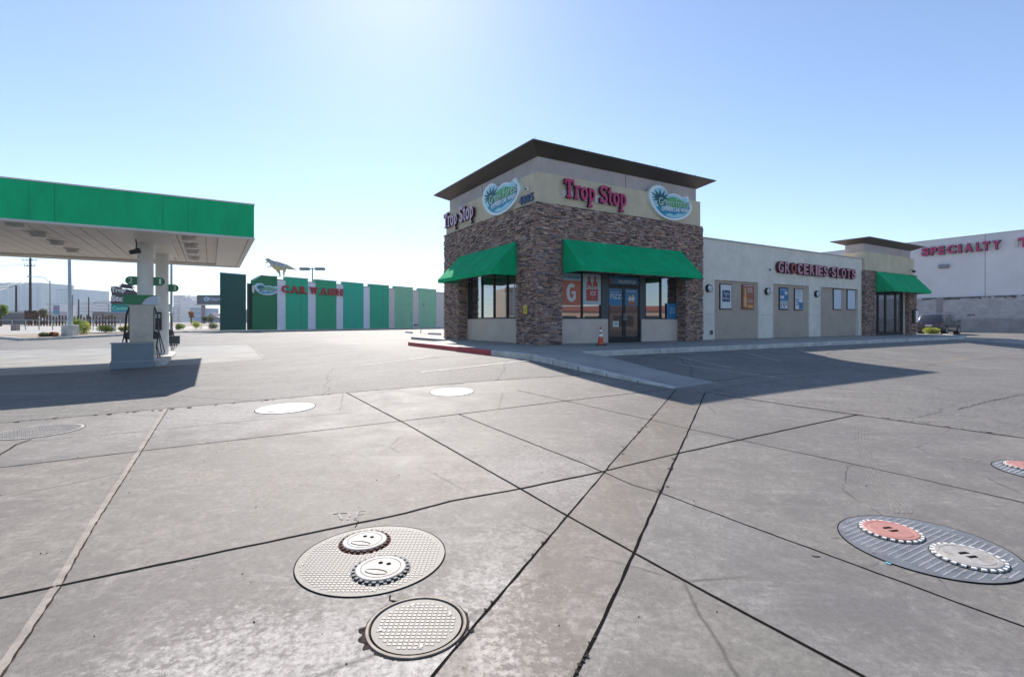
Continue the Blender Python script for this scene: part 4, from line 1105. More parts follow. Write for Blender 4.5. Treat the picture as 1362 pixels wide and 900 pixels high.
pic(t, m_py, [(.18 * w_, .32 * w_, .5 * h_, .85 * h_), (.13 * w_, .37 * w_, .1 * h_, .5 * h_), (.45 * w_, .9 * w_, .06 * h_, .18 * h_)]); pic(t, m_pw, [(.12 * w_, .88 * w_, .94 * h_, .96 * h_)], [('BUD', .45 * w_, .78 * h_, .36 * w_, .09 * h_), ('LIGHT', .42 * w_, .68 * h_, .45 * w_, .08 * h_), ('on ice', .5 * w_, .36 * h_, .35 * w_, .05 * h_), ('Ready', .48 * w_, .28 * h_, .4 * w_, .06 * h_)], y=-.062)
t, w_, h_ = case(1035.5, 1047.3, 382, 412, VC + .1, 'blue and white price poster reading 15 in the second recess', m_pb)
pic(t, m_pw, [(.08 * w_, .92 * w_, .06 * h_, .4 * h_), (.1 * w_, .5 * w_, .5 * h_, .62 * h_), (.6 * w_, .9 * w_, .68 * h_, .82 * h_)], [('CIDER', .15 * w_, .86 * h_, .6 * w_, .05 * h_)]); pic(t, m_pn, (), [('15', .16 * w_, .1 * h_, .44 * w_, .2 * h_), ('99', .64 * w_, .2 * h_, .22 * w_, .09 * h_), ('MIX AND MATCH', .12 * w_, .33 * h_, .74 * w_, .04 * h_)], y=-.062)
t, w_, h_ = case(1055.8, 1067.2, 383.5, 412.5, VC + .1, 'white price poster with a large 5 in the second recess', m_pw)
pic(t, m_pb, [(.5 * w_, .92 * w_, .06 * h_, .36 * h_)], [('BUNDLE', .14 * w_, .85 * h_, .7 * w_, .06 * h_), ('PACK', .2 * w_, .74 * h_, .55 * w_, .06 * h_), ('$ 10', .22 * w_, .62 * h_, .5 * w_, .06 * h_), ('5', .12 * w_, .24 * h_, .42 * w_, .28 * h_)])
m_bl = flat('blank_backlit_sheet', (.6, .66, .74), .4)
for xa, xb, ya, yb, lab in ((1107.5, 1118.3, 384, 412, 'left of two blank white cases in the third recess'), (1125.8, 1136.6, 385, 412, 'right of two blank white cases in the third recess')):
    case(xa, xb, ya, yb, VC + .16, lab, m_bl)
# menu box on end-tower pillar
u, z0 = fu(1211.5, 429.5, VT); z1 = fu(1211.5, 412, VT)[1]; t = wthing('notice_box', 'narrow black and white notice box on the end pillar', 'notice box', u, VT - .08, z0)
mb = MB(); mb.box(0, .8, -.1, 0, 0, z1 - z0); mb.build('box', M['dark'], t); mb = MB(); mb.box(.3, .75, -.11, -.1, .06, z1 - z0 - .06); mb.build('sheet', M['white'], t)
# camera / flood on end tower
u, z = fu(1209, 362, VT); t = wthing('floodlight', 'small floodlight over the end tower awning', 'floodlight', u, VT - .02, z + .1)
mb = MB(); mb.tube([(0, 0, 0), (0, -.15, .05), (0, -.2, 0)], .02, 6); mb.build('bracket', M['dark'], t); mb = MB(); mb.cyl((.0, -.16, -.02), (.05, -.34, -.1), .06, .09, 12); mb.build('head', M['dark'], t)
# yellow sign on stone corner
v_, z0 = fv(698.8, 417, -.08); z1 = fv(698.8, 406, -.08)[1]; t = wthing('warning_sign', 'small yellow sign with black text on the stone corner pillar', 'sign', -.08, v_ + .13, z0, True)
mb = MB(); mb.box(0, .26, -.012, 0, 0, z1 - z0); mb.build('board', M['yellow'], t, bevel=.004)
mb = MB()
for i in range(4): text_mb(mb, ['NOTICE', 'NO LOITERING', 'NO PARKING', 'FIRE LANE'][i], .03, (z1 - z0) * (.76 - i * .2), .2, (z1 - z0) * .1, -.014, .003)
mb.build('lettering', M['dark'], t)
# ---- posters in the shop front
def wposter(xa, xb, ya, yb, lab, m, v=RD - .05, th=.01, name='window_poster'):
    a, b = fu(xa, 400, v)[0], fu(xb, 400, v)[0]; z0 = fu((xa + xb) / 2, yb, v)[1]; z1 = fu((xa + xb) / 2, ya, v)[1]
    t = wthing(name, lab, 'poster', a, v + th, z0); w_, h_ = b - a, z1 - z0
    mb = MB(); mb.box(0, w_, -th, 0, 0, h_); mb.build('sheet', m, t); return t, w_, h_
t, w_, h_ = wposter(747.5, 772.3, 363.5, 406, 'orange poster with a big grey letter G', m_por)
pic(t, m_pt, [(0, w_, .78 * h_, h_)], y=-.014); pic(t, m_pn, (), [('TO REPLENISH', .04 * w_, .83 * h_, .92 * w_, .09 * h_)], y=-.018)
mb = MB()
G = arc(.5, .4, .19, .24, 50, 330, 18)
for i, (a, b) in enumerate(zip(G[:-1], G[1:])):
    a, b = Vector((a[0] * w_, a[1] * h_)), Vector((b[0] * w_, b[1] * h_)); d = (b - a).normalized(); n_ = Vector((-d.y, d.x)) * .075
    mb.add([(*x_, 0) for x_ in []], []) ; q = [a - n_, b - n_, b + n_, a + n_]; mb.prism_xz([(c.x, c.y) for c in q][::-1], -.018 - (i % 2) * .001, -.01)
mb.prism_xz([(.5 * w_, .36 * h_), (.72 * w_, .36 * h_), (.72 * w_, .44 * h_), (.5 * w_, .44 * h_)], -.021, -.01); mb.prism_xz([(.62 * w_, .2 * h_), (.72 * w_, .2 * h_), (.72 * w_, .4 * h_), (.62 * w_, .4 * h_)], -.0225, -.01)
mb.build('print', m_pw, t)
t, w_, h_ = wposter(775.5, 799, 364.5, 405, 'white poster with two red bottles', flat('poster_cool_white', (.42, .5, .52), .4))
mb = MB()
for cx in (.34, .68):
    pr = [(-.17, .12), (.17, .12), (.17, .6), (.13, .72), (.06, .78), (.06, .84), (.07, .92), (-.07, .92), (-.06, .84), (-.06, .78), (-.13, .72), (-.17, .6)]
    mb.prism_xz([((cx + x * .95) * w_, z * h_) for x, z in pr], -.014 - cx * .002, -.008)
mb.build('print', m_red, t); pic(t, m_pw, (), [('Glacier', .14 * w_, .5 * h_, .72 * w_, .14 * h_), ('ICE', .4 * w_, .3 * h_, .3 * w_, .14 * h_)], y=-.021)
t, w_, h_ = wposter(809.5, 849, 368.6, 379.6, 'blue transom banner over the double door', m_pb, v=RD - .03, name='transom_banner')
pic(t, m_pw, (), [('TROPSTOP', .3 * w_, .25 * h_, .62 * w_, .42 * h_)], y=-.014); pic(t, m_po, [(.06 * w_, .13 * w_, .15 * h_, .85 * h_)], y=-.014)
vD = RD - .02
t, w_, h_ = wposter(810, 827.5, 384, 406, 'blue poster lettered FIZZ on the left door leaf', m_pb, v=vD)
pic(t, m_pw, (), [('FIZZ', .1 * w_, .4 * h_, .82 * w_, .27 * h_), ('BRING THE', .12 * w_, .75 * h_, .6 * w_, .07 * h_)], y=-.014)
t, w_, h_ = wposter(831.5, 848.3, 384.5, 406, 'blue poster with drink cups on the right door leaf', m_pb, v=vD)
pic(t, m_py, [(.3 * w_, .45 * w_, .1 * h_, .6 * h_), (.55 * w_, .7 * w_, .1 * h_, .65 * h_)], y=-.014); pic(t, m_pw, [(.25 * w_, .5 * w_, .3 * h_, .5 * h_), (.52 * w_, .74 * w_, .32 * h_, .52 * h_)], [('WATER', .1 * w_, .82 * h_, .7 * w_, .08 * h_)], y=-.017); pic(t, m_po, [(.22 * w_, .8 * w_, .04 * h_, .2 * h_)], y=-.019)
t, w_, h_ = wposter(815, 823, 427, 434.5, 'small white paper notice low on the left door leaf', m_pw, v=vD, name='door_notice')
pic(t, m_pn, (), [('OPEN', .2 * w_, .55 * h_, .6 * w_, .2 * h_), ('24 HRS', .2 * w_, .25 * h_, .6 * w_, .2 * h_)], y=-.014)
t, w_, h_ = wposter(887, 899.5, 403.5, 424, 'blue poster at the lower corner of the right window', m_pb)
pic(t, m_pt, (), [('TROP', .3 * w_, .56 * h_, .6 * w_, .16 * h_), ('STOP', .3 * w_, .34 * h_, .6 * w_, .16 * h_)], y=-.014)
# cone
p = at_z(799, 459, BZ - .01); c = thing('traffic_cone', 'orange traffic cone with two white bands beside the shop door', 'traffic cone', p, .3)
mb = MB(); mb.prism_xy([(-.17, -.17), (.17, -.17), (.17, .17), (-.17, .17)], 0, .035); mb.build('base', M['dark'], c, bevel=.01)
mb = MB(); mb.capring = True; mb.ring(0, 0, [(.13, .035), (.12, .06), (.03, .69), (.025, .70)], 24); mb.build('cone_body', M['orange'], c, smooth=True)
for z0, z1 in ((.33, .44), (.51, .6)):
    mb = MB(); mb.capring = False; r_ = lambda z: .1225 - (z - .06) * .143 + .003
    mb.ring(0, 0, [(r_(z0), z0), (r_(z1), z1)], 24); mb.build('reflective_band', M['refl'], c, smooth=True)
# ================================================================ fuel canopy
ZF = 4.3
NP = at_z(338, 317.7, ZF)
can = thing('fuel_canopy', 'long green-fascia fuel station canopy with pale panelled underside', 'canopy', (NP.x, NP.y, 0), AL)
CL, CD_, FH = -15.5, 10.0, at_y(339, 273, NP.y).z - ZF
fas = MB()
fas.box(CL, 0, 0, .12, ZF + .03, ZF + FH); fas.box(CL, 0, CD_ - .12, CD_, ZF + .03, ZF + FH)
fas.box(-.12, 0, .12, CD_ - .12, ZF + .03, ZF + FH); fas.box(CL, CL + .12, .12, CD_ - .12, ZF + .03, ZF + FH)
fas.build('fascia', M['green'], can)
sm_ = MB()
for i in range(1, 7): x = i * -2.44; sm_.box(x - .006, x + .006, -.004, .0, ZF + .03, ZF + FH)
sm_.build('fascia_seam', flat('dark_green_seam', (.004, .18, .08), .5), can)
tr = MB()
for z0, z1 in ((ZF - .02, ZF + .04), (ZF + FH, ZF + FH + .04)):
    tr.box(CL - .02, .02, -.02, .14, z0, z1); tr.box(CL - .02, .02, CD_ - .14, CD_ + .02, z0, z1); tr.box(-.14, .021, .141, CD_ - .141, z0, z1); tr.box(CL - .021, CL + .14, .141, CD_ - .141, z0, z1)
tr.build('edge_trim', M['offwhite'], can)
bd = MB()
bd.box(CL + .14, -.15, .15, .45, ZF + .01, ZF + .3); bd.box(CL + .14, -.15, CD_ - .45, CD_ - .15, ZF + .01, ZF + .3); bd.box(-1.0, -.15, .45, CD_ - .45, ZF + .012, ZF + .3)
bd.build('border_beam', M['offwhite'], can)
pn = MB(); y = .46; w_ = .4
x = CL + .15
while x < -1.0:
    x1_ = min(x + w_, -1.0); pn.box(x + .012, x1_ - .012, .46, CD_ - .46, ZF + .09, ZF + .13); x += w_
dk = MB(); dk.box(CL + .15, -1.0, .46, CD_ - .46, ZF + .131, ZF + .2); dk.build('deck_underside', M['frame'], can)
pn.build('soffit_panels', mat('soffit_beige_metal', (.6, .54, .49), .5, var=.08, sc=.8), can)
rf = MB(); rf.box(CL + .13, -.13, .13, CD_ - .13, ZF + FH - .15, ZF + FH - .1); rf.build('roof_deck', M['grey'], can)
inv = Matrix.Rotation(-AL, 4, 'Z')
def loc_c(p): q = inv @ Vector((p[0] - NP.x, p[1] - NP.y, 0)); return q.x, q.y
col1 = Vector((-12.5, 17.05)); col2 = Vector((-13.9, 19.7))
cp1 = at_z(193.5, 323, ZF + .09); cp2 = at_z(213.5, 337, ZF + .09)
x1c, y1c = loc_c(cp1); x2c, y2c = loc_c(cp2); xc = (x1c + x2c) / 2; print('columns', x1c, y1c, x2c, y2c)
sh = MB(); sh.box(xc - .7, xc + .7, .46, y2c + .8, ZF + .05, ZF + .12); sh.build('cross_beam', M['offwhite'], can)
z_is = gz(*cp1[:2])
for y_ in (y1c, y2c, y2c + 3.2):
    for dx in (0, -7.6):
        if y_ > y2c and dx == 0: continue
        xx_ = (x1c if y_ == y1c else x2c + .05) + dx; o = MB(); o.cyl((xx_, y_, z_is - .1), (xx_, y_, ZF + .08), .24 if y_ == y1c else .225, n=28); o.build('column', M['white'], can, smooth=True)
m_lens = mat('ribbed_lamp_lens', (.62, .6, .56), .3, var=.1, sc=5)
for (px, py) in ((19.7, 301), (51, 314), (76, 325), (96.7, 335), (250, 319), (255, 329), (259, 336.7), (261, 345)):
    p = at_z(px, py, ZF - .02); x, y = loc_c(p)
    if px > 200: x = loc_c(at_z(254, 329, ZF - .02))[0]
    h = MB(); h.box(x - .24, x + .24, y - .24, y + .24, ZF + .06, ZF + .1); o = h.build('canopy_light', M['offwhite'], can)
    l = MB(); l.ring(x, y, [(.2, ZF + .06), (.2, ZF - .0), (.17, ZF - .06), (.05, ZF - .09)], 20); l.build('lens', m_lens, o, smooth=True)
p = at_z(180, 328, ZF - .2); x, y = loc_c(p)
h = MB(); h.tube([(x, y + .1, ZF + .05), (x + .03, y, ZF - .1), (x + .02, y, ZF - .3)], .02, 6); h.cyl((x + .12, y, ZF - .32), (x - .14, y - .1, ZF - .42), .09, .07, 12); h.build('security_camera', M['dark'], can)
# ---------------------------------------------------------------- fuel island
isl = Vector((xc, y1c)); wp = NP.to_2d() + D1 * xc + D2 * y1c
def iw(x, y): q = wp + D1 * x + D2 * y; return q.x, q.y
zi = gz(*wp)
t = thing('island_kerb', 'raised concrete fuel island under the canopy columns', 'fuel island', (*iw(0, 0), zi), AL)
def rrect(x0, x1, y0, y1, r, n=5):
    out = []
    for cx, cy, a in ((x1 - r, y0 + r, -90), (x1 - r, y1 - r, 0), (x0 + r, y1 - r, 90), (x0 + r, y0 + r, 180)):
        for i in range(n + 1): b = math.radians(a + 90 * i / n); out.append((cx + r * math.cos(b), cy + r * math.sin(b)))
    return out
mb = MB(); mb.prism_xy(rrect(-.55, .55, -1.35, y2c - y1c + 2.2, .4), -.3, .16); mb.build('kerb', M['kerb'], t, bevel=.02)
# steel guard box at the near end
fx = at_y(176.5, 489, 15.5); g0 = inv @ Vector((at(176.5, 489.5).x - wp.x, at(176.5, 489.5).y - wp.y, 0)); print('guard', g0, y2c - y1c)
gx, gy = g0.x, g0.y
zg = gz(*iw(gx, gy))
t = thing('guard_box', 'blue-grey steel guard box at the near end of the fuel island', 'guard box', (*iw(gx, gy), zg), AL)
mb = MB(); mb.box(-.575, .575, 0, .3, -.05, .22); mb.box(-.555, .555, .015, .285, .22, .82); mb.build('box', mat('blue_grey_guard_paint', (.2, .24, .27), .5, .1, var=.1, sc=2, bmp=.1), t, bevel=.012)
mb = MB(); mb.box(-.58, .58, -.006, .306, .205, .235); mb.box(-.58, .58, -.004, .3, .80, .835); mb.build('trim', M['grey'], t)
m_pump = mat('brushed_stainless', (.5, .43, .37), .45, .35, var=.14, sc=1.6)
m_pgreen = flat('pump_green', (.004, .17, .05), .35)
def dispenser(x, y, label, top=2.5):
    t = thing('fuel_pump', label, 'fuel pump', (*iw(x, y), zi + .16), AL, 'fuel pumps on the island')
    H = top - .16 - zi
    mb = MB(); mb.box(-.32, .32, -.26, .26, 0, H - .32); mb.build('cabinet', m_pump, t, bevel=.01)
    mb = MB()
    for s in (-1, 1):
        mb.box(s * .32 - .015, s * .32 + .015, -.21, .21, .95, H - .45)
    o = mb.build('control_panel', M['dark'], t)
    mb = MB()
    for s in (-1, 1): mb.box(s * .338 - .003, s * .338 + .003, -.15, .15, 1.25, 1.5)
    mb.build('display', flat('lcd_grey', (.25, .3, .27), .3), o)
    tp = MB(); pr = [(-.47, H - .32), (.42, H - .32), (.45, H - .28), (.45, H - .06), (.42, H), (-.47, H), (-.49, H - .03), (-.49, H - .28)]
    tp.prism_xz(pr, -.3, .3); tp.build('topper', m_pgreen, t, bevel=.01)
    sw = MB(); sw.prism_xz([(.0, H - .325), (.455, H - .325), (.455, H - .01)] + [(.45 - .45 * math.cos(math.radians(a)) if False else .03 + .42 * (1 - math.cos(math.radians(a))), H - .325 + .31 * math.sin(math.radians(a))) for a in (75, 55, 35, 15)], -.305, .305); sw.build('topper_swoosh', flat('pale_blue_grey', (.5, .56, .62), .4), t)
    for s in (-1, 1):
        for j, yy in enumerate((-.16, .1)):
            nz = MB(); nz.box(s * .36 - .04, s * .36 + .04, yy - .04, yy + .04, .75, 1.02); nz.tube([(s * .38, yy, 1.0), (s * .43, yy, .92), (s * .44, yy - .05, .78)], .022, 6)
            o = nz.build('nozzle', M['dark'], t)
            hs = MB(); hs.tube([(s * .34, yy, H - .4), (s * .42, yy - .02, 1.6), (s * .46, yy - .05, 1.0), (s * (.62 if j else .55), yy - .1, .3), (s * (.5 if j else .45), yy - .12, .12), (s * .4, yy - .05, .5), (s * .43, yy - .04, .8)], .017, 7)
            hs.build('hose', M['dark'], o, smooth=True)
    return t
dispenser(loc_c((0, 0))[0] * 0 - .12, -.85, 'near stainless fuel pump with green topper behind the guard box')
dispenser(.0, y2c - y1c + .95, 'far fuel pump partly hidden by the second canopy column', 2.35)
# numbers
for (y_, s, ch, lab) in ((0, -1, '2', 'green number 2 flag left of the near canopy column'), (0, 1, '1', 'green number 1 flag right of the near canopy column'), (y2c - y1c, 1, '3', 'green number 3 flag right of the far canopy column')):
    zc = 3.04 if y_ == 0 else at_y(226, 382.5, iw(0, y_)[1]).z
    t = thing('pump_number', lab, 'number flag', (*iw((x1c if y_ == 0 else x2c + .05) - xc, y_), zc), AL, 'green pump number flags')
    mb = MB(); x0 = .2
    pts = [(x0, -.15)] + [(.42 + .15 * math.cos(math.radians(a)), .15 * math.sin(math.radians(a))) for a in range(-90, 91, 15)] + [(x0, .15)]
    if s < 0: pts = [(-a, b) for a, b in pts][::-1]
    mb.prism_xz(pts, -.04, .04); mb.build('flag', m_pgreen, t)
    tx = MB(); text_mb(tx, ch, s * .42 - (.025 if ch == '1' else .05), -.09, .06 if ch == '1' else .11, .19, -.043, .004, .0); tx.build('numeral', flat('numeral_white', (.85, .85, .85), .5), t)
# card reader post on second column, bin
c2 = iw(0, y2c - y1c - .3); t = thing('card_reader', 'black wall-phone-like reader box on the far canopy column', 'card reader', (*c2, at_y(213, 438.8, c2[1]).z), AL)
mb = MB(); mb.box(-.17, .17, -.1, .08, 0, .72); mb.build('housing', M['dark'], t, bevel=.02); mb = MB(); mb.box(-.13, .13, -.106, -.1, .48, .64); mb.build('screen', flat('pale_screen', (.45, .5, .5), .3), t)
q = at(232, 458); t = thing('waste_bin', 'dark waste bin with green side beyond the far pump', 'bin', (q.x, q.y, q.z), AL)
mb = MB(); mb.box(-.28, .28, -.28, .28, .05, .5); mb.build('bin_body', mat('bin_grey', (.07, .08, .085), .6), t, bevel=.02)
mb = MB(); mb.box(-.34, -.281, -.25, .25, .05, .45); mb.build('side_panel', m_pgreen, t); mb = MB(); mb.box(-.3, .3, -.3, .3, .5, .54); mb.build('bin_lid', M['dark'], t)
q = at(176, 487)

# ================================================================ car wash
ZW = .75
dW = Vector((1084 - CX, F)).normalized(); W0 = at_z(337, 438.8, ZW); AW = math.atan2(dW.y, dW.x)
nW = Vector((-dW.y, dW.x))
def fw(px, py, off=0.0):
    k = (px - CX) / F; ox, oy = W0.x - nW.x * off, W0.y - nW.y * off
    s = (k * oy - ox) / (dW.x - k * dW.y); Y = oy + s * dW.y
    return s, CAMZ - (py - HY) / F * Y - ZW
cwash = thing('car_wash_building', 'long car wash building banded in greens and white with a dark teal end', 'building', (W0.x, W0.y, ZW), AW)
gz_d = [('dark_green_wall_paint', (.003, .2, .075)), ('teal_green_wall_paint', (.003, .46, .25)), ('mid_green_wall_paint', (.003, .4, .18)), ('sea_green_wall_paint', (.003, .48, .3)), ('leaf_green_wall_paint', (.004, .44, .24)), ('mint_wall_paint', (.26, .58, .34)), ('pale_mint_wall_paint', (.3, .62, .37))]
px = [(337, 368.8), (380.3, 409.7), (420.3, 447.5), (456.7, 483.5), (492.2, 517.3), (525.3, 549.3), (557.3, 580.3)]
m_pil = mat('pale_grey_pilaster', (.84, .82, .86), .7, var=.06, bmp=.1); m_pil2 = mat('pale_beige_pilaster', (.76, .67, .62), .7, var=.06)
HT = fw(345, 366)[1]; HT2 = fw(580, 387)[1]; HB = fw(375, 372.5)[1]; print('carwash H', HT, HT2, HB, [fw(a, 400)[0] for a, b in px])
seam = MB()
for i, (a, b) in enumerate(px):
    s0, s1 = fw(a, 400)[0], fw(b, 400)[0]; o = MB()
    if i == 0: o.prism_xz([(s0, 0), (s1, 0), (s1, HT), (s0 + .9, HT), (s0, HT - .55)], 0, .5)
    else: o.box(s0, s1, 0, .5, 0, HT)
    c = gz_d[i]; o.build('wall_panel', mat(c[0], c[1], .6, var=.06, sc=.8, bmp=.05), cwash)
    cp = MB()
    if i == 0: cp.tube([(s0 - .03, -.03, HT - .57), (s0 + .88, -.03, HT + .01), (s1, -.03, HT + .01)], .06, 6)
    else: cp.box(s0 - .03, s1 + .03, -.06, .55, HT, HT + .1)
    cp.build('coping', mat('pale_coping', (.45, .5, .47), .6), cwash)
    e = fw(px[i + 1][0], 400)[0] if i < 6 else s1 + 3
    o = MB(); o.box(s1, e, .05, .5, 0, HB); o.build('pilaster', m_pil if i < 4 else m_pil2, cwash)
    cp = MB(); cp.box(s1 + .03, e - .03, 0.0, .55, HB, HB + .08); cp.build('coping', M['grey'], cwash)
for x_ in (400.5, 509.5): s = fw(x_, 400)[0]; seam.box(s - .02, s + .02, -.004, 0, 0, HT)
seam.build('panel_seam', flat('seam_dark_green', (.004, .1, .06), .6), cwash)
o = MB(); o.box(7, 36, .5, 3.6, 0, HB - .5); o.build('rear_hall', mat('dark_hall', (.02, .05, .04), .8), cwash)
ss = fw(333, 400)[0]; o = MB(); o.box(-.34, -.01, .3, .6, 0, HT - .9); o.build('entry_return', mat('very_dark_green', (.003, .035, .02), .7), cwash)
o = MB(); o.box(-6.5, 37, -.55, -.06, -.4, -.01); o.box(-6.5, 37, -.06, 1, -.4, -.012); tag(o.build('plinth', M['kerb'], cwash))
# free-standing dark wall
a, b = fw(293.3, 400)[0], fw(327.3, 400)[0]; h0 = fw(294, 363)[1]; h1 = fw(327, 366)[1]; print('dark wall', a, b, h0, h1)
p = W0.to_2d() + dW * a
t = thing('entrance_wall', 'dark teal free-standing wall left of the car wash', 'wall', (p.x, p.y, ZW), AW)
mb = MB(); mb.box(0, b - a, 0, .12, 0, (h0 + h1) / 2); mb.build('wall', mat('dark_teal_paint', (.003, .085, .065), .6, var=.08, sc=.7), t)
mb = MB(); mb.box(-.03, b - a + .03, -.04, .16, (h0 + h1) / 2, (h0 + h1) / 2 + .08); mb.build('coping', M['steel'], t)
# logo and lettering
def wash_thing(name, label, cat, s, z, off=.0, **k): p = W0.to_2d() + dW * s - nW * off; return thing(name, label, cat, (p.x, p.y, ZW + z), AW, **k)
a, b = fw(337.8, 385)[0], fw(369.2, 385)[0]; z0, z1 = fw(353, 392.5)[1], fw(345, 376.5)[1]; print('wash logo', a, b, z0, z1)
logo(wash_thing('logo_sign', 'long palm-and-wave sign on the dark green car wash panel', 'sign', a, z0, .02), b - a, z1 - z0)
t = wash_thing('shop_sign', 'red serif CAR WASH letters across the green and white bands', 'sign', 0, 0, .0)
lp = [('C', 374.2, 383.5), ('A', 386.5, 396.5), ('R', 398.3, 406.5), ('W', 412, 421.5), ('A', 425.5, 434.5), ('S', 436, 446), ('H', 447, 454.8)]
zz0, zz1 = fw(410, 391)[1], fw(410, 381.5)[1]
for ch, a, b in lp:
    s0, s1 = fw(a, 385)[0], fw(b, 385)[0]; mb = MB(); text_mb(mb, ch, s0, zz0, s1 - s0, zz1 - zz0, -.1, .16, .04)
    if ch in 'ARWH':
        n_ = {'A': ((.05, 0), (.95, 0)), 'R': ((.1, 0), (.9, 0)), 'W': ((.1, 1), (.9, 1)), 'H': ((.1, 0), (.9, 0), (.1, 1), (.9, 1))}[ch]
        for fx_, e in n_:
            cx_ = s0 + fx_ * (s1 - s0); zc = zz0 + .05 if e == 0 else zz1 - .05; mb.box(cx_ - .24, cx_ + .24, -.18, -.02, zc - .05, zc + .05)
    mb.build('letter', M['red'], t)
mb = MB(); mb.box(fw(334.5, 385)[0], fw(336.2, 385)[0], -.2, -.02, fw(335, 389)[1], fw(335, 379.5)[1]); t = wash_thing('wall_fitting', 'thin white strip fitting left of the car wash logo', 'wall fitting', 0, 0); mb.v = [(max(0.02, x) if False else x + .05, y, z) for x, y, z in mb.v]; mb.build('strip', M['white'], t)
# small items at its foot
s, z = fw(553, 432); t = wash_thing('hose_bib', 'two small dark taps low on the beige pilaster', 'tap', s, z)
mb = MB()
for d_ in (-.25, .25): mb.cyl((d_, .05, 0), (d_, -.15, 0), .1, n=8); mb.box(d_ - .15, d_ + .15, -.1, 0, -.12, -.04)
mb.build('tap_body', M['dark'], t)
p0 = at(559.5, 442.8); t = thing('sign_post', 'leaning blue-grey post in front of the pale green car wash panel', 'post', p0, 0)
top = at_y(563.2, 402, p0.y); mb = MB(); mb.tube([(0, 0, 0), (top.x - p0.x, 0, top.z - p0.z)], .035, 8); mb.build('post', M['steel'], t); mb = MB(); mb.box(top.x - p0.x - .1, top.x - p0.x + .1, -.03, -.0, top.z - p0.z - .4, top.z - p0.z - .05); mb.build('tag_plate', M['grey'], t)
for (a, b, y_, lab) in ((540, 548, 442.6, 'concrete wheel stop in front of the mint car wash panel'), (571, 585, 444.6, 'concrete wheel stop nearest the stone tower')):
    pa, pb = at(a, y_), at(b, y_ + .7); d = (pb - pa); t = thing('wheel_stop', lab, 'wheel stop', pa.lerp(pb, .5), math.atan2(d.y, d.x), 'concrete wheel stops'); l = max(d.length / 2, .8)
    mb = MB(); mb.hexa([(-l, -.1, 0), (l, -.1, 0), (l, .1, 0), (-l, .1, 0)], [(-l + .06, -.06, .14), (l - .06, -.06, .14), (l - .06, .06, .14), (-l + .06, .06, .14)]); mb.build('block', M['kerb'], t)
# parking lot light
p0 = Vector(((415.5 - CX) / F * 74, 74, .6)); t = thing('lot_light', 'twin-head parking light rising behind the car wash', 'lot light', p0, 0)
zt = at_y(415, 356, 74).z - .6; mb = MB(); mb.cyl((0, 0, 0), (0, 0, zt), .13, .09, 10); mb.build('pole', M['grey'], t)
mb = MB(); mb.box(-.7, .7, -.05, .05, zt - .25, zt - .12); mb.build('arm', M['grey'], t)
for s in (-1, 1): mb = MB(); mb.box(s * 1.15 - .65, s * 1.15 + .65, -.35, .35, zt - .38, zt - .0); mb.build('lamp_head', mat('lamp_head_grey', (.22, .22, .22), .5), t)

# ================================================================ dinosaur statue
def skin_body(name, chains, m, parent, sub=2):
    """chains: list of lists of (x, y, z, r); first vertex of each may be an index (chain, i) to start from"""
    me = bpy.data.meshes.new('s'); V = []; E = []; Rr = []; ref = {}
    for ci, ch in enumerate(chains):
        prev = None
        for vi, c in enumerate(ch):
            if isinstance(c[0], tuple): prev = ref[c[0]]; continue
            V.append(c[:3]); Rr.append(c[3]); ref[(ci, vi)] = len(V) - 1
            if prev is not None: E.append((prev, len(V) - 1))
            prev = len(V) - 1
    me.from_pydata(V, E, []); o = bpy.data.objects.new('s', me); COL.objects.link(o)
    o.modifiers.new('k', 'SKIN'); sb = o.modifiers.new('b', 'SUBSURF'); sb.levels = sub; sb.render_levels = sub
    for i, r in enumerate(Rr): me.skin_vertices[0].data[i].radius = (r, r)
    me.skin_vertices[0].data[0].use_root = True
    dg = bpy.context.evaluated_depsgraph_get(); m2 = bpy.data.meshes.new_from_object(o.evaluated_get(dg)); m2.name = name
    bpy.data.objects.remove(o)
    m2.materials.clear(); m2.materials.append(m)
    m2.polygons.foreach_set('use_smooth', [True] * len(m2.polygons))
    return link(bpy.data.objects.new(name, m2), parent)
m_dino, nt, p_ = newmat('painted_dinosaur_skin')
tc = nt.nodes.new('ShaderNodeTexCoord').outputs['Object']; sx = nt.nodes.new('ShaderNodeSeparateXYZ'); L(nt, tc, sx.inputs[0])
gn = nt.nodes.new('ShaderNodeSeparateXYZ'); L(nt, nt.nodes.new('ShaderNodeTexCoord').outputs['Normal'], gn.inputs[0])
nn_ = noise(nt, tc, 3, 5, .6)
bel = mth(nt, 'ADD', mth(nt, 'MULTIPLY', gn.outputs[2], -.55), mth(nt, 'MULTIPLY', nn_, .4))
col = mix(nt, ramp(nt, nn_, [(.42, 0), (.58, 1)]), (.3, .33, .33), (.58, .58, .52))
col = mix(nt, ramp(nt, bel, [(.2, 0), (.42, 1)]), col, (.85, .6, .18)); L(nt, col, p_.inputs['Base Color']); p_.inputs['Roughness'].default_value = .6
sd = fw(366, 370, -1.2)[0]; pb = W0.to_2d() + dW * fw(369, 370)[0] + nW * .35
S_ = 1.0; Ydin = pb.y
bp = at_y(370.5, 371.3, Ydin)
dino = thing('dinosaur_statue', 'grey and yellow tyrannosaur statue with open jaws on the car wash parapet', 'statue', (bp.x, bp.y, ZW + HT + .06), 0)
def dz(px_, py_): return ((px_ - 370.5) / F * Ydin, (371.3 - py_) / F * Ydin)
def dch(lst, y=0.0):
    out = []
    for c in lst:
        if isinstance(c[0], tuple): out.append(c); continue
        x, z = dz(c[0], c[1]); out.append((x, y if len(c) < 4 else c[3], z, c[2]))
    return out
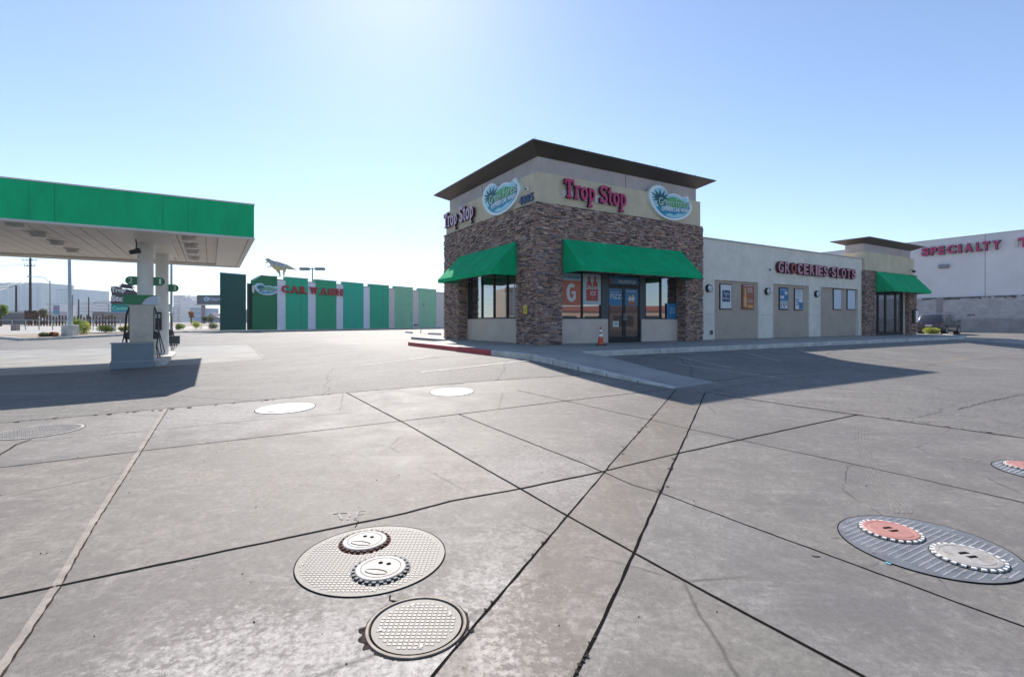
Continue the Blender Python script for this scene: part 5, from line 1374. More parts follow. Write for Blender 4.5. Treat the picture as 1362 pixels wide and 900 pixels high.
chains = [dch([(377.5, 357.5, .42), (373.5, 356.8, .55), (369, 356.8, .56), (364.8, 355.3, .43), (361.5, 352.3, .27), (359.2, 350.2, .24), (357, 349.3, .22), (354.5, 349.0, .13), (352.6, 348.9, .07)]),
          dch([((0, 0),), (382, 358.7, .3), (387, 360.3, .18), (391, 361.6, .09), (395, 362.6, .03)]),
          dch([((0, 5),), (357, 351.6, .12), (354.8, 352.8, .09), (353, 353.6, .05)]),
          dch([((0, 0),), (379.3, 361.2, .27, -.38), (380.8, 364.6, .16, -.4), (379.3, 367.4, .1, -.4), (380.2, 370.4, .08, -.4), (378.0, 371.0, .07, -.42)]),
          dch([((0, 2),), (367, 361, .26, .35), (368.2, 364.6, .17, .38), (370, 367.2, .1, .38), (370.5, 370.4, .08, .38), (368, 371.0, .07, .38)]),
          dch([((0, 3),), (362.5, 357.6, .09, -.3), (361, 359.0, .06, -.33), (358.3, 358.7, .05, -.33), (357.2, 358.2, .03, -.33)]),
          dch([((0, 3),), (364.5, 359.6, .08, .3), (364.3, 361.2, .06, .33), (363, 361.9, .04, .33)])]
skin_body('body', chains, m_dino, dino)
tt = MB()
for i in range(5): x, z = dz(353 + i * 1.0, 349.5); tt.cyl((x, 0, z), (x, 0, z - .09), .03, .004, 5); x, z = dz(353.4 + i * .8, 353.0 - i * .3); tt.cyl((x, 0, z), (x, 0, z + .09), .03, .004, 5)
tt.build('teeth', M['white'], dino)
ey = MB(); x, z = dz(358.2, 349.6)
for s in (-1, 1): ey.cyl((x, s * .19, z), (x, s * .24, z), .04, n=8)
ey.build('eye', M['dark'], dino)
# ================================================================ large building on the right
PR = at_z(1362, 442.4, .6); ZR = .6
def fr_(px, py, off=0.0):
    k = (px - CX) / F; ox, oy = PR.x - D1.x * off, PR.y - D1.y * off
    s = (k * oy - ox) / (D2.x - k * D2.y); Y = oy + s * D2.y
    return -s, CAMZ - (py - HY) / F * Y - ZR
AR = AL - math.pi / 2
def rpos(x, z, off=0.0): p = PR.to_2d() - D2 * x - D1 * off; return (p.x, p.y, ZR + z)
wh = thing('warehouse_building', 'big pale lilac-white block building with red sign letters behind the shop', 'building', rpos(0, 0), AR)
HR = fr_(1362, 306.3)[1]; HBk = fr_(1362, 392)[1]; print('right building', HR, HBk, fr_(1190, 400))
m_rw = mat('lilac_white_render', (.76, .71, .71), .8, var=.06, sc=.3, bmp=.1, streak=.12)
mb = MB(); mb.box(-34, 26, 0, 14, 0, HR); mb.build('wall', m_rw, wh)
mb = MB(); mb.box(-34, 26, -.04, .5, HR, HR + .08); mb.build('parapet_cap', M['kerb'], wh)
mb = MB(); x = fr_(1310, 350)[0]; mb.box(x, x + .03, -.006, 0, HBk, HR)
for k in (-16, -8, 8, 16): mb.box(x + k, x + k + .03, -.006, 0, HBk, HR)
mb.build('panel_joint', M['frame'], wh)
mbw = mat_brick('split_face_blocks', (.55, .5, .48), (.48, .44, .42), (.4, .37, .36), .4, .2)
mb = MB(); mb.box(-34, 26, -.3, -.01, 1.35, HBk); mb.build('block_wall', mbw, wh)
mb = MB(); mb.box(-34, 26, -.34, -.01, 0, 1.35); mb.build('block_wall', mat_brick('lower_taupe_blocks', (.42, .37, .35), (.37, .32, .3), (.31, .28, .27), .4, .2), wh)
mb = MB(); 
for px_ in range(1225, 1362, 3):
    if rnd() < .55: a = fr_(px_, 395)[0]; b = a + R(.15, .6); mb.box(a, b, -.305, -.3, HBk - R(.1, .3), HBk - .005)
a = fr_(1288, 415)[0]; mb.box(a, a + .6, -.306, -.3, 1.6, 1.75)
mb.build('water_stain', mat('stain_dark', (.2, .17, .165), .9), wh)
mb = MB(); a = fr_(1247, 400)[0]; b = fr_(1256, 400)[0]; mb.box(a, b, -.31, -.3, 1.35, HBk - .01); mb.build('patched_blocks', mat('patched_wall', (.33, .29, .29), .85), wh)
# dark louvre
u, z = fr_(1256, 354); t = thing('wall_light', 'dark rectangular wall pack high on the lilac-white wall', 'wall light', rpos(u, z), AR)
mb = MB(); mb.box(-.42, .42, -.3, 0, -.2, .2); mb.build('housing', M['grey'], t, bevel=.03); mb = MB(); mb.box(-.36, .36, -.31, -.3, -.16, .1); mb.build('lens', mat('dull_lens', (.2, .24, .27), .3), t)
# SPECIALTY T...
t = thing('shop_sign', 'magenta SPECIALTY channel letters high on the lilac-white wall', 'sign', rpos(0, 0), AR)
lp = [('S', 1227, 1237.5), ('P', 1239, 1247.3), ('E', 1249.5, 1257.5), ('C', 1260.5, 1272.5), ('I', 1276, 1280), ('A', 1284, 1295), ('L', 1299.5, 1307), ('T', 1308, 1317.5), ('Y', 1320.5, 1332.5)]
za, zb3 = fr_(1262, 338)[1], fr_(1262, 326.5)[1]
for ch, a, b in lp:
    x0, x1_ = fr_(a, 330)[0], fr_(b, 330)[0]; mb = MB(); text_mb(mb, ch, x0, za, x1_ - x0, zb3 - za, -.17, .3, .05); o = mb.build('letter', M['magenta_side'], t)
    mb = MB(); text_mb(mb, ch, x0 + .02, za + .02, x1_ - x0 - .04, zb3 - za - .04, -.325, .01, .04); mb.build('letter_face', M['magenta'], o)
mb = MB(); mb.box(fr_(1231, 330)[0], fr_(1325, 330)[0], -.02, 0, za + .25, za + .55); mb.build('raceway', M['offwhite'], t)
t = thing('shop_sign', 'start of a second magenta word cut off by the right edge of the photo', 'sign', rpos(0, 0), AR)
x0 = fr_(1355.5, 330)[0]
for ch in 'TIRE':
    w_ = .3 if ch == 'I' else .8; mb = MB(); text_mb(mb, ch, x0, za, w_, zb3 - za, -.17, .3, .05); mb.build('letter', M['magenta'], t); x0 += w_ + .2
x0 = fr_(1350.5, 330)[0]; mb = MB(); mb.box(x0, x0 + .2, -.12, 0, za + .1, zb3 - .1); mb.box(x0 + .2, x0 + 5, -.03, 0, za + .25, za + .55); mb.build('raceway', M['offwhite'], t)
# roof edge of another wing seen behind the cream wall
# ================================================================ parked vehicle
def car(name, label, pos, rz, paint, glass, cat='car', L_=4.7, W_=1.85, H_=1.72, group=None):
    """origin mid-length on the ground, nose towards +x"""
    t = thing(name, label, cat, pos, rz, group); h = W_ / 2
    # stations: x, bottom, belt, roof, half width at belt, half width at roof
    st_ = [(-.5, .42, .8, .84, .86, .8), (-.485, .33, .95, 1.0, .95, .86), (-.46, .3, 1.02, 1.2, .98, .8), (-.42, .28, 1.05, H_ - .14, 1, .76), (-.38, .26, 1.06, H_ - .03, 1, .75), (-.2, .24, 1.05, H_, 1, .77), (0, .24, 1.03, H_ - .01, 1, .77), (.12, .24, 1.02, H_ - .08, 1, .75), (.26, .24, 1.0, 1.2, 1, .8), (.3, .24, .98, 1.06, .99, .86), (.42, .25, .92, .97, .96, .8), (.48, .28, .8, .85, .9, .72), (.5, .36, .65, .7, .82, .66)]
    mb = MB(); vs = []
    for (x, zb_, zl, zr, wb, wr) in st_:
        X_ = x * L_
        ring = [(-h * wb * .9, zb_), (-h * wb * .99, zb_ + .18), (-h * wb, (zb_ + zl) / 2 + .08), (-h * wb * .97, zl), (-h * wr, zr - .05), (-h * wr * .82, zr)]
        ring = ring + [(-a, b) for a, b in ring[::-1]]
        vs += [(X_, a, b) for a, b in ring]
    n = 12; fs = []
    for i in range(len(st_) - 1):
        for k in range(n):
            k2 = (k + 1) % n; fs.append((i * n + k, i * n + k2, (i + 1) * n + k2, (i + 1) * n + k))
    fs.append([k for k in range(n)][::-1]); fs.append([(len(st_) - 1) * n + k for k in range(n)])
    mb.add(vs, [f[::-1] for f in fs]); b = mb.build('body', paint, t, smooth=True)
    def surf(x, f):  # side point between belt and roof
        for a, c in zip(st_[:-1], st_[1:]):
            if a[0] <= x <= c[0]:
                q = (x - a[0]) / (c[0] - a[0]); zl = a[2] + (c[2] - a[2]) * q; zr = a[3] + (c[3] - a[3]) * q - .05; wb = (a[4] + (c[4] - a[4]) * q) * .97; wr = a[5] + (c[5] - a[5]) * q
                return (h * (wb + (wr - wb) * f) + .008, zl + (zr - zl) * f)
    for s in (-1, 1):
        for xs_ in ((-.4, -.34, -.27), (-.25, -.16, -.06), (-.04, .04, .12, .2)):
            g_ = MB(); m_ = len(xs_); lo = [surf(x, .08) for x in xs_]; hi = [surf(x, .86) for x in xs_]
            v_ = [(x * L_, s * a[0], a[1]) for x, a in zip(xs_, lo)] + [(x * L_, s * a[0], a[1]) for x, a in zip(xs_, hi)]
            g_.add(v_, [(i, i + 1, m_ + i + 1, m_ + i) if s < 0 else (m_ + i, m_ + i + 1, i + 1, i) for i in range(m_ - 1)]); g_.build('side_window', glass, t)
    g_ = MB(); g_.add([(-.472 * L_, -h * .78, 1.06), (-.472 * L_, h * .78, 1.06), (-.415 * L_ - .015, h * .68, H_ - .2), (-.415 * L_ - .015, -h * .68, H_ - .2)], [(0, 3, 2, 1)]); g_.build('rear_window', glass, t)
    g_ = MB(); g_.add([(.285 * L_, -h * .8, 1.14), (.285 * L_, h * .8, 1.14), (.14 * L_ + .02, h * .7, H_ - .12), (.14 * L_ + .02, -h * .7, H_ - .12)], [(0, 1, 2, 3)]); g_.build('windscreen', glass, t)
    for s in (-1, 1):
        l = MB(); l.hexa([(-.5 * L_ - .005, s * h * .5, .86), (-.46 * L_, s * h * .98, .86), (-.44 * L_, s * h * .995, .88), (-.45 * L_, s * h * .5, .88)][::s], [(-.488 * L_ - .005, s * h * .5, 1.0), (-.455 * L_, s * h * .985, 1.02), (-.43 * L_, s * h * .985, 1.02), (-.45 * L_, s * h * .5, 1.0)][::s]); l.build('tail_light', flat('tail_light_red', (.55, .03, .03), .25), t)
        l = MB(); l.box(.455 * L_, .492 * L_, s * h * .66 - .12, s * h * .66 + .12, .64, .78); l.build('headlight', M['white'], t)
        mr = MB(); mr.box(.19 * L_, .23 * L_, s * h * 1.02 - .02, s * h * 1.02 + s * .18 if s > 0 else s * h * 1.02 + .02, 1.0, 1.14) if s > 0 else mr.box(.19 * L_, .23 * L_, -h * 1.02 - .18, -h * 1.02 + .02, 1.0, 1.14); mr.build('wing_mirror', paint, t)
        for x in (-.31, .3):
            w = MB(); w.cyl((x * L_, s * (h - .24), .35), (x * L_, s * (h + .01), .35), .35, n=24); o = w.build('wheel', M['dark'], t)
            w = MB(); w.cyl((x * L_, s * (h + .0), .35), (x * L_, s * (h + .02), .35), .22, .2, n=16); w.build('rim', M['steel'], o)
            w = MB(); w.cyl((x * L_, s * (h - .3), .37), (x * L_, s * (h - .0), .37), .41, n=24); w.build('wheel_arch', M['dark'], t)
    p = MB(); p.box(-.5 * L_ - .03, -.5 * L_, -.22, .22, .68, .8); p.build('number_plate', M['white'], t)
    p = MB(); p.box(-.5 * L_ - .07, -.47 * L_, -h * .9, h * .9, .36, .6); p.box(.47 * L_, .5 * L_ + .05, -h * .78, h * .78, .36, .56); p.build('bumper', mat('bumper_plastic', (.045, .045, .05), .5), t, bevel=.03)
    p = MB()
    for s in (-1, 1): p.tube([(-.36 * L_, s * h * .68, H_ + .0), (-.3 * L_, s * h * .7, H_ + .05), (.02 * L_, s * h * .7, H_ + .05), (.06 * L_, s * h * .69, H_ - .01)], .018, 6)
    p.build('roof_rail', M['grey'], t)
    return t
m_cp, nt, p_ = newmat('dark_blue_grey_car_paint'); p_.inputs['Base Color'].default_value = (.05, .055, .07, 1); p_.inputs['Metallic'].default_value = .3; p_.inputs['Roughness'].default_value = .3; p_.inputs['Coat Weight'].default_value = .8
m_cw, nt, p_ = newmat('white_car_paint'); p_.inputs['Base Color'].default_value = (.7, .7, .7, 1); p_.inputs['Coat Weight'].default_value = .6
cg = mat_glass('car_glass', .12)
q = at(1262, 443.5); pc = Vector((q.x, q.y)) + D1 * -1.2 + D2 * .9
cpx = Vector(((1249 - CX) / F * 42, 42))
car('parked_car', 'dark blue-grey SUV parked nose to the block wall, seen from behind', (cpx.x, cpx.y, gz(*cpx)), AL + .04, m_cp, cg)
# ================================================================ bushes and plants
def leafs(mb, c, r, n, size, flat_=.8, rmin=.3, up=.0):
    for _ in range(n):
        while True:
            d = Vector((R(-1, 1), R(-1, 1), R(-1, 1)))
            if rmin < d.length < 1: break
        p = Vector((c[0] + d.x * r, c[1] + d.y * r, c[2] + d.z * r * flat_))
        a = Vector((R(-1, 1), R(-1, 1), R(-1, 1))).normalized(); b = a.cross(Vector((R(-1, 1), R(-1, 1), R(-1, 1)))).normalized(); s = size * R(.6, 1.4)
        mb.add([p - a * s, p + b * s * .4, p + a * s, p - b * s * .4], [(0, 1, 2, 3)])
def bush(pos, r, h, n, size, m, label, name='bush', cat='bush', group=None, lumps=7):
    t = thing(name, label, cat, pos, R(0, 6), group); mb = MB()
    for i in range(lumps):
        a = R(0, 6.28); d = R(.0, .6) * r; rr = r * R(.35, .6); leafs(mb, (d * math.cos(a), d * math.sin(a), R(.3, .75) * h), rr, n // lumps, size, h / r * .8, .2)
    mb.build('foliage', m, t)
    s = MB()
    for k in range(5): a = R(0, 6.28); s.cyl((0, 0, -.03), (r * .4 * math.cos(a), r * .4 * math.sin(a), h * .6), .015, .006, 5)
    s.build('stems', M['wood'], t); return t
q = at(1239, 446.5); bush(q, .62, .62, 1800, .05, M['leafy'], 'low yellow-green bush beside the rear of the parked SUV')
for px_, py_, r, h, m, lab in ((112, 444.6, .65, 1.05, 'leafy', 'tallest bright green shrub right of the light pole base'), (101, 445.5, .5, 1.35, 'leaf', 'narrow upright green shrub against the light pole base'), (141, 443.2, .75, .75, 'leafy', 'rounded green shrub between light pole and fuel pump'), (62, 447.8, .5, .3, 'leafd', 'flat dusty green plant left of the light pole'), (70, 447.5, .45, .42, 'leafo', 'low russet plant just left of the light pole'), (165, 441.8, .55, .6, 'leafy', 'green shrub half hidden by the near pump hoses'), (238.5, 438.2, .75, .8, 'leaf', 'green shrub just right of the far pump'), (261, 437.6, .75, 1.0, 'leafy', 'round yellow-green shrub below the billboard post'), (282, 437.2, 1.0, .8, 'leafd', 'wide dusty shrub left of the dark teal wall')):
    bush(at(px_, py_), r, h, 900, .07, M[m], lab, group='shrubs in the planting strip')
for px_, py_, lab in ((96, 447.6, 'l'), ):
    pass
# ================================================================ light pole with concrete base
q = at(93.5, 446.5); t = thing('light_pole', 'tall pale light pole on a square concrete base beyond the pumps', 'light pole', q, .2)
zt = 9.0; w_ = 13.5 / F * q.y / 2
mb = MB(); mb.box(-w_, w_, -w_, w_, -.1, 14.5 / F * q.y); mb.build('concrete_base', M['kerb'], t, bevel=.03)
mb = MB(); mb.cyl((0, 0, 14 / F * q.y), (-.1, 0, zt), .14, .08, 12); mb.build('pole', mat('pale_blue_pole', (.42, .47, .52), .5), t)
mb = MB(); mb.box(-.9, .7, -.2, .2, zt, zt + .14); mb.build('lamp_head', M['grey'], t)
q = gpt(228, 52); t = thing('light_pole', 'thin grey light pole standing right of the far canopy column', 'light pole', q)
mb = MB(); mb.cyl((0, 0, 0), (0, 0, 8.6), .13, .09, 10); mb.build('pole', M['grey'], t); mb = MB(); mb.box(-.7, .7, -.2, .2, 8.6, 8.75); mb.build('lamp_head', M['grey'], t)
# street lamps
def street_lamp(px_, Y, ytop, ax, ay, lab, r=.12):
    q = gpt(px_, Y); t = thing('street_lamp', lab, 'street lamp', q); zt = at_y(px_, ytop, Y).z - q.z; e = at_y(ax, ay, Y); dx = e.x - q.x; dz_ = e.z - q.z
    mb = MB(); mb.cyl((0, 0, 0), (0, 0, zt), r, r * .6, 8); mb.build('pole', M['grey'], t)
    mb = MB(); mb.tube([(0, 0, zt - .4), (dx * .3, 0, zt + (dz_ - zt) * .65), (dx * .65, 0, zt + (dz_ - zt) * .92), (dx, 0, dz_)], r * .45, 6); mb.build('arm', M['grey'], t)
    mb = MB(); mb.cyl((dx, 0, dz_), (dx * 1.22, 0, dz_ - .03), r, r * .9, 8); mb.build('lamp_head', M['grey'], t)
street_lamp(66.5, 85, 373, 42, 367.5, 'street lamp whose curved arm reaches the wooden utility pole')
street_lamp(144.5, 120, 404, 128, 402.6, 'small distant street lamp with an arm to the left, left of the palm sign', .14)
# utility poles and wires
def util(px_, Y, ytop, lab, arms=True, r=.2):
    q = gpt(px_, Y); t = thing('utility_pole', lab, 'utility pole', q, .0); zt = at_y(px_, ytop, Y).z - q.z
    mb = MB(); mb.cyl((0, 0, 0), (0, 0, zt), r, r * .75, 10); mb.build('pole', M['pole_wood'], t)
    if arms:
        for dz_, w_ in ((.4, 1.3), (1.4, 1.0)):
            mb = MB(); mb.box(-w_, w_, -.22, -.1, zt - dz_ - .1, zt - dz_); o = mb.build('crossarm', M['pole_wood'], t)
            ins = MB()
            for x in (-w_ + .1, -w_ * .4, w_ * .4, w_ - .1): ins.cyl((x, -.16, zt - dz_), (x, -.16, zt - dz_ + .22), .05, n=6)
            ins.build('insulator', M['grey'], o)
    return t, q, zt
Tp, qp, ztp = util(40.3, 90, 343, 'tall dark wooden utility pole with crossarms behind the brown fence', r=.22)
util(21.5, 110, 380, 'shorter dark pole in front of the left glass tower', False, .22)
util(96, 140, 392, 'thin dark pole just right of the pale light pole', False, .2); util(104.5, 140, 398, 'thin dark pole at the edge of the right glass tower', False, .2); util(118, 140, 395, 'pale brown pole above the rail fence', False, .17)
n = 0
for (y0_, y1_, yl, lab) in ((356, 352.5, 60, 'topmost wire running left from the utility pole'), (352, 350, 70, 'high thin wire left of the utility pole'), (371, 367, 55, 'middle wire left of the utility pole'), (366, 369.5, 50, 'sagging wire below the crossarms'), (378, 371, 50, 'lower cable left of the utility pole'), (381.5, 373, 52, 'lowest thick cable left of the utility pole')):
    a = at_y(40, y1_, 90); b = at_y(-160, y0_ - 16 + n * 7, yl); t = thing('overhead_wire', lab, 'wire', a, group='overhead wires left of the utility pole'); d = b - a
    pts = [(d.x * s, d.y * s, d.z * s - 1.0 * 4 * s * (1 - s)) for s in [i / 14 for i in range(15)]]
    mb = MB(); mb.tube(pts, .028 if n < 4 else .045, 5); mb.build('cable', M['dark'], t); n += 1
# ================================================================ fences and low walls across the street
def at_line(px_, Y): return gpt(px_, Y)
t = thing('post_fence', 'brown wooden post and rail fence across the vacant lot', 'fence', gpt(90, 78)); o_ = t.location
mb_r = MB()
for i in range(30):
    px_ = 34 + i * 4.1; q = gpt(px_, 78); hgt = R(1.35, 1.75) if px_ > 55 else R(1.9, 2.3)
    mb = MB(); x = q.x - o_.x; mb.box(x - .08, x + .08, -.08, .08, -.1 + q.z - o_.z, hgt + q.z - o_.z); mb.build('post', M['wood'], t)
a, b = gpt(34, 78), gpt(153, 78); mb_r.box(a.x - o_.x, b.x - o_.x, -.05, .05, .85, 1.0); mb_r.box(a.x - o_.x, b.x - o_.x, -.05, .05, .4, .5); mb_r.build('rail', M['wood'], t)
t = thing('board_fence', 'solid dark brown board fence below the wooden utility pole', 'fence', gpt(40, 82)); o_ = t.location; a, b = gpt(33, 82), gpt(48, 82)
mb = MB(); x = a.x
while x < b.x: mb.box(x - o_.x, x + .2 - o_.x, -.04, .04, .9, 2.4 + R(-.06, .06)); x += .22
mb.build('boards', M['pole_wood'], t)
mb = MB(); mb.box(a.x - o_.x, a.x - o_.x + .15, -.1, .1, 0, 2.4); mb.box(b.x - o_.x - .15, b.x - o_.x, -.1, .1, 0, 2.4); mb.build('post', M['wood'], t)
t = thing('pipe_rail', 'pale pipe railing running across the front of the vacant lot', 'railing', gpt(70, 58)); o_ = t.location; mb = MB()
a, b = gpt(-40, 58), gpt(160, 58); zr = at_y(60, 425.5, 58).z - o_.z; mb.tube([(a.x - o_.x, 0, zr), (b.x - o_.x, 0, zr)], .05, 6); mb.build('rail', M['steel'], t)
for i in range(12):
    mb = MB(); q = gpt(-38 + i * 18, 58); mb.cyl((q.x - o_.x, 0, q.z - o_.z - .1), (q.x - o_.x, 0, zr), .05, n=6); mb.build('post', M['steel'], t)
t = thing('block_fence', 'long grey slatted wall left of the wooden utility pole', 'wall', gpt(15, 95)); o_ = t.location; a, b = gpt(-40, 95), gpt(33, 95)
mb = MB(); mb.box(a.x - o_.x, b.x - o_.x, -.1, .1, 0, at_y(15, 416, 95).z - o_.z); mb.build('wall', mat_brick('grey_fence_blocks', (.2, .2, .2), (.17, .17, .17), (.3, .3, .3), 2.2, 3), t)
mb = MB(); mb.box(a.x - o_.x, b.x - o_.x, -.14, .14, at_y(15, 416, 95).z - o_.z, at_y(15, 415, 95).z - o_.z); mb.build('cap', M['kerb'], t)
q = gpt(20.5, 56); t = thing('utility_cabinet', 'small pinkish utility box behind the pipe railing', 'utility box', q); mb = MB(); mb.box(-.3, .3, -.25, .25, 0, .62); mb.build('cabinet', mat('pinkish_box', (.36, .28, .25), .8), t, bevel=.03); mb = MB(); mb.box(-.33, .33, -.28, .28, .62, .67); mb.build('lid', M['kerb'], t)
q = gpt(148.5, 52); t = thing('utility_cabinet', 'low grey utility box left of the near pump cabinet', 'utility box', q); mb = MB(); mb.box(-.3, .3, -.25, .25, 0, .62); mb.build('cabinet', M['kerb'], t, bevel=.03); mb = MB(); mb.box(-.33, .33, -.28, .28, .62, .67); mb.build('lid', M['grey'], t)
# parked white vehicles below the pole
cargl = mat_glass('far_car_glass', .2)
q = gpt(44, 100); car('parked_car', 'white car parked across the street below the utility pole', q, 1.15, m_cw, cargl, H_=1.5)
# ================================================================ far buildings
def tower(px0, px1, ytop, Y, depth, m, name, label, cat='building', rz=0, roofs=(), grid=None, ybot=430):
    a, b = at_y(px0, 430, Y), at_y(px1, 430, Y); q = Vector(((a.x + b.x) / 2, Y, 0)); t = thing(name, label, cat, q, rz); w_ = (b.x - a.x) / 2; z = at_y(px0, ytop, Y).z
    mb = MB(); mb.box(-w_, w_, 0, depth, 0, z); mb.build('wall', m, t)
    if grid:
        nx_, nz_, gm = grid; mb = MB()
        for i in range(nx_):
            x = -w_ + (i + .5) * 2 * w_ / nx_
            for k in range(max(1, nz_)):
                mb = MB(); mb.box(x - w_ / nx_ * .6, x + w_ / nx_ * .6, -.2, -.01, z * (k + .3) / nz_ if nz_ else z * .06, z * (k + .75) / nz_ if nz_ else z * .96); mb.build('window', gm, t)
    mb = MB(); mb.box(-w_ * 1.005, w_ * 1.005, -.4, depth * 1.002, z, z + Y * .0012); mb.build('roof_edge', M['grey'], t)
    return t, w_, z
gb = mat('haze_pale_tower_glass', (.5, .58, .63), .35, var=.1, sc=.02); gbw = mat('haze_pale_window_band', (.42, .52, .6), .25, var=.08, sc=.02); wb = mat('hotel_white', (.75, .7, .68), .8, var=.05, sc=.02); wb2 = mat('hotel_grey_window', (.5, .5, .52), .6)  # tower blues carry distance haze in their colour; far windows plain grey
tower(-60, 54.5, 376.8, 800, 60, gb, 'glass_tower', 'wide haze-pale blue glass tower at the far left, behind the utility pole', grid=(13, 0, gbw))
tower(73.5, 107, 385.5, 700, 50, gb, 'glass_tower', 'narrower haze-pale blue glass tower behind the light pole', grid=(6, 16, gbw))
tower(62, 73.3, 404, 620, 30, wb, 'hotel_building', 'low pale block against the left side of the narrower glass tower', grid=(4, 6, wb2))
tower(-60, 40, 414.5, 240, 20, mat('pink_roofed_white', (.5, .45, .42), .8), 'low_building', 'long low building with a pinkish roof line below the wide glass tower', grid=(12, 1, wb2))
tower(107.5, 128, 403, 640, 40, wb, 'hotel_building', 'pale distant hotel wing right of the narrower glass tower', grid=(7, 6, wb2))
tower(128.3, 152, 401, 600, 40, wb, 'hotel_building', 'taller pale hotel wing behind the small street lamp', grid=(8, 7, wb2))
tower(150, 163, 416, 400, 20, mat('greyblue_wall', (.3, .33, .38), .7), 'low_building', 'grey-blue low building below the palm sign', grid=(2, 3, wb2))
tower(123, 139, 415, 150, 8, mat('brown_shed', (.27, .24, .21), .8), 'shed', 'dark brown shed behind the rail fence', grid=(3, 1, wb2))
tower(140, 150, 416, 160, 8, mat('pale_shed', (.55, .52, .45), .8), 'shed', 'pale cream shed right of the dark brown shed', grid=(2, 1, wb2))
t, w_, z = tower(230.5, 243, 393.5, 700, 40, wb, 'palace_hotel', 'pale hotel with a pointed dome right of the far pump', grid=(5, 7, wb2))
X0 = (248 - 236.75) / F * 700; zd_ = at_y(248, 400, 700).z
mb = MB(); mb.box(X0 - 6, X0 + 5.5, -3, 30, 0, zd_); mb.build('wing', wb, t)
mb = MB(); r0 = 4.8; mb.ring(X0, 6, [(r0, zd_)] + [(r0 * math.cos(math.radians(a)), zd_ + r0 * 1.3 * math.sin(math.radians(a))) for a in (15, 30, 45, 60, 75)] + [(.8, zd_ + r0 * 1.35), (.5, zd_ + r0 * 2.1), (.1, zd_ + r0 * 2.3)], 20); mb.build('dome', wb, t, smooth=True)
mb = MB()
for xx in (-6, 0, 6): mb.box(xx - .6, xx + .6, -1.2, -.4, 0, z * .55)
mb.box(-8, 8, -1.3, -.3, z * .55, z * .6); mb.build('colonnade', wb2, t)
tower(252.5, 267.5, 410, 500, 30, mat('sky_blue_building', (.25, .38, .52), .7), 'low_building', 'light blue building between the dome and the billboard', grid=(4, 3, wb2))
tower(326.5, 334.5, 412.5, 300, 10, mat('grey_far_block', (.3, .34, .38), .7), 'low_building', 'grey building glimpsed between the dark wall and the car wash', grid=(2, 4, wb2))
# arched-roof building
a, b = at_y(270, 430, 260), at_y(292, 430, 260); t = thing('low_building', 'low mauve building with an arched roof below the billboard', 'building', ((a.x + b.x) / 2, 260, 0)); w_ = (b.x - a.x) / 2; z0 = at_y(280, 420.5, 260).z; z1 = at_y(280, 416.5, 260).z
mb = MB(); mb.prism_xz([(-w_, 0), (w_, 0), (w_, z0 - .6), (w_ * .5, z0), (w_ * .25, z0 + .1), (w_ * .12, z1 - .2), (-w_ * .12, z1), (-w_ * .35, z0 + .5), (-w_ * .6, z0), (-w_, z0 - .5)], 0, 12); mb.build('wall', mat('mauve_wall', (.3, .26, .28), .8), t)
mb = MB()
for i in range(5): x = -w_ * .8 + i * w_ * .4; mb.box(x - .5, x + .5, -.06, -.01, .8, 2.2)
mb.build('window_band', wb2, t)
# billboard
q = gpt(269.3, 170); t = thing('billboard', 'dark grey billboard on a single post behind the car wash', 'billboard', q); o_ = q
def bz(py): return at_y(0, py, 170).z - o_.z
def bx_(px_): return (px_ - CX) / F * 170 - o_.x
mb = MB(); mb.cyl((0, .5, 0), (0, .5, bz(404)), .65, n=12); mb.build('post', mat('pinkish_post', (.36, .29, .28), .7), t)
mb = MB(); mb.box(bx_(262.5), bx_(312), -.25, .25, bz(405.8), bz(392.3)); mb.build('board', mat('slate_board', (.11, .12, .14), .6), t)
mb = MB(); mb.box(bx_(261), bx_(312), -.9, -.25, bz(406), bz(404.8)); mb.build('catwalk', M['offwhite'], t)
mb = MB(); cx_, cz_ = bx_(275.5), bz(397.6); mb.prism_xz([(cx_ + .95 * math.cos(a), cz_ + .7 * math.sin(a)) for a in [i * .4 for i in range(15)]], -.3, -.25); o = mb.build('emblem', flat('pale_sign_blue', (.45, .6, .75), .5), t)
mb = MB(); mb.prism_xz([(cx_ - .1 + .4 * math.cos(a), cz_ + .25 * math.sin(a)) for a in [i * .6 for i in range(10)]], -.34, -.3); mb.build('emblem_centre', flat('sign_navy', (.03, .05, .12), .5), o)
mb = MB(); text_mb(mb, 'Clearline', bx_(279), bz(399.8), bx_(300) - bx_(279), bz(395.8) - bz(399.8), -.28, .05, .02); mb.build('lettering', flat('pale_sign_blue', (.45, .6, .75), .5), t)
# palm shaped pylon sign
q = gpt(178, 48); t = thing('pylon_sign', 'palm-shaped roadside sign with white script and a teal panel behind the near pump', 'sign', q); o_ = q; Yp = 48
def sz(py): return at_y(0, py, Yp).z - o_.z
def sx_(px_): return (px_ - CX) / F * Yp - o_.x
mb = MB(); mb.cyl((sx_(170), .3, 0), (sx_(170), .3, sz(395)), .16, n=10); mb.build('post', M['dark'], t)
mb = MB(); mb.box(sx_(149), sx_(187), -.1, .12, sz(415.3), sz(404.5)); o = mb.build('teal_panel', flat('teal_sign_face', (.0, .25, .24), .4), t)
mb = MB(); text_mb(mb, 'Cocktails', sx_(151), sz(412.5), 1.9, .38, -.12, .03, .015); mb.build('lettering', flat('aqua_letters', (.25, .75, .65), .4), o)
mb = MB(); mb.box(sx_(150), sx_(187), -.16, -.101, sz(415.3), sz(413.8)); mb.build('lower_band', flat('blue_sign_band', (.15, .35, .65), .4), o)
blk = smooth_loop([(147.5, 383), (150, 381), (157, 381), (164, 384), (172, 385), (182, 388), (187, 396), (185, 404), (170, 405), (150, 405), (148, 398), (149, 391)], 3)
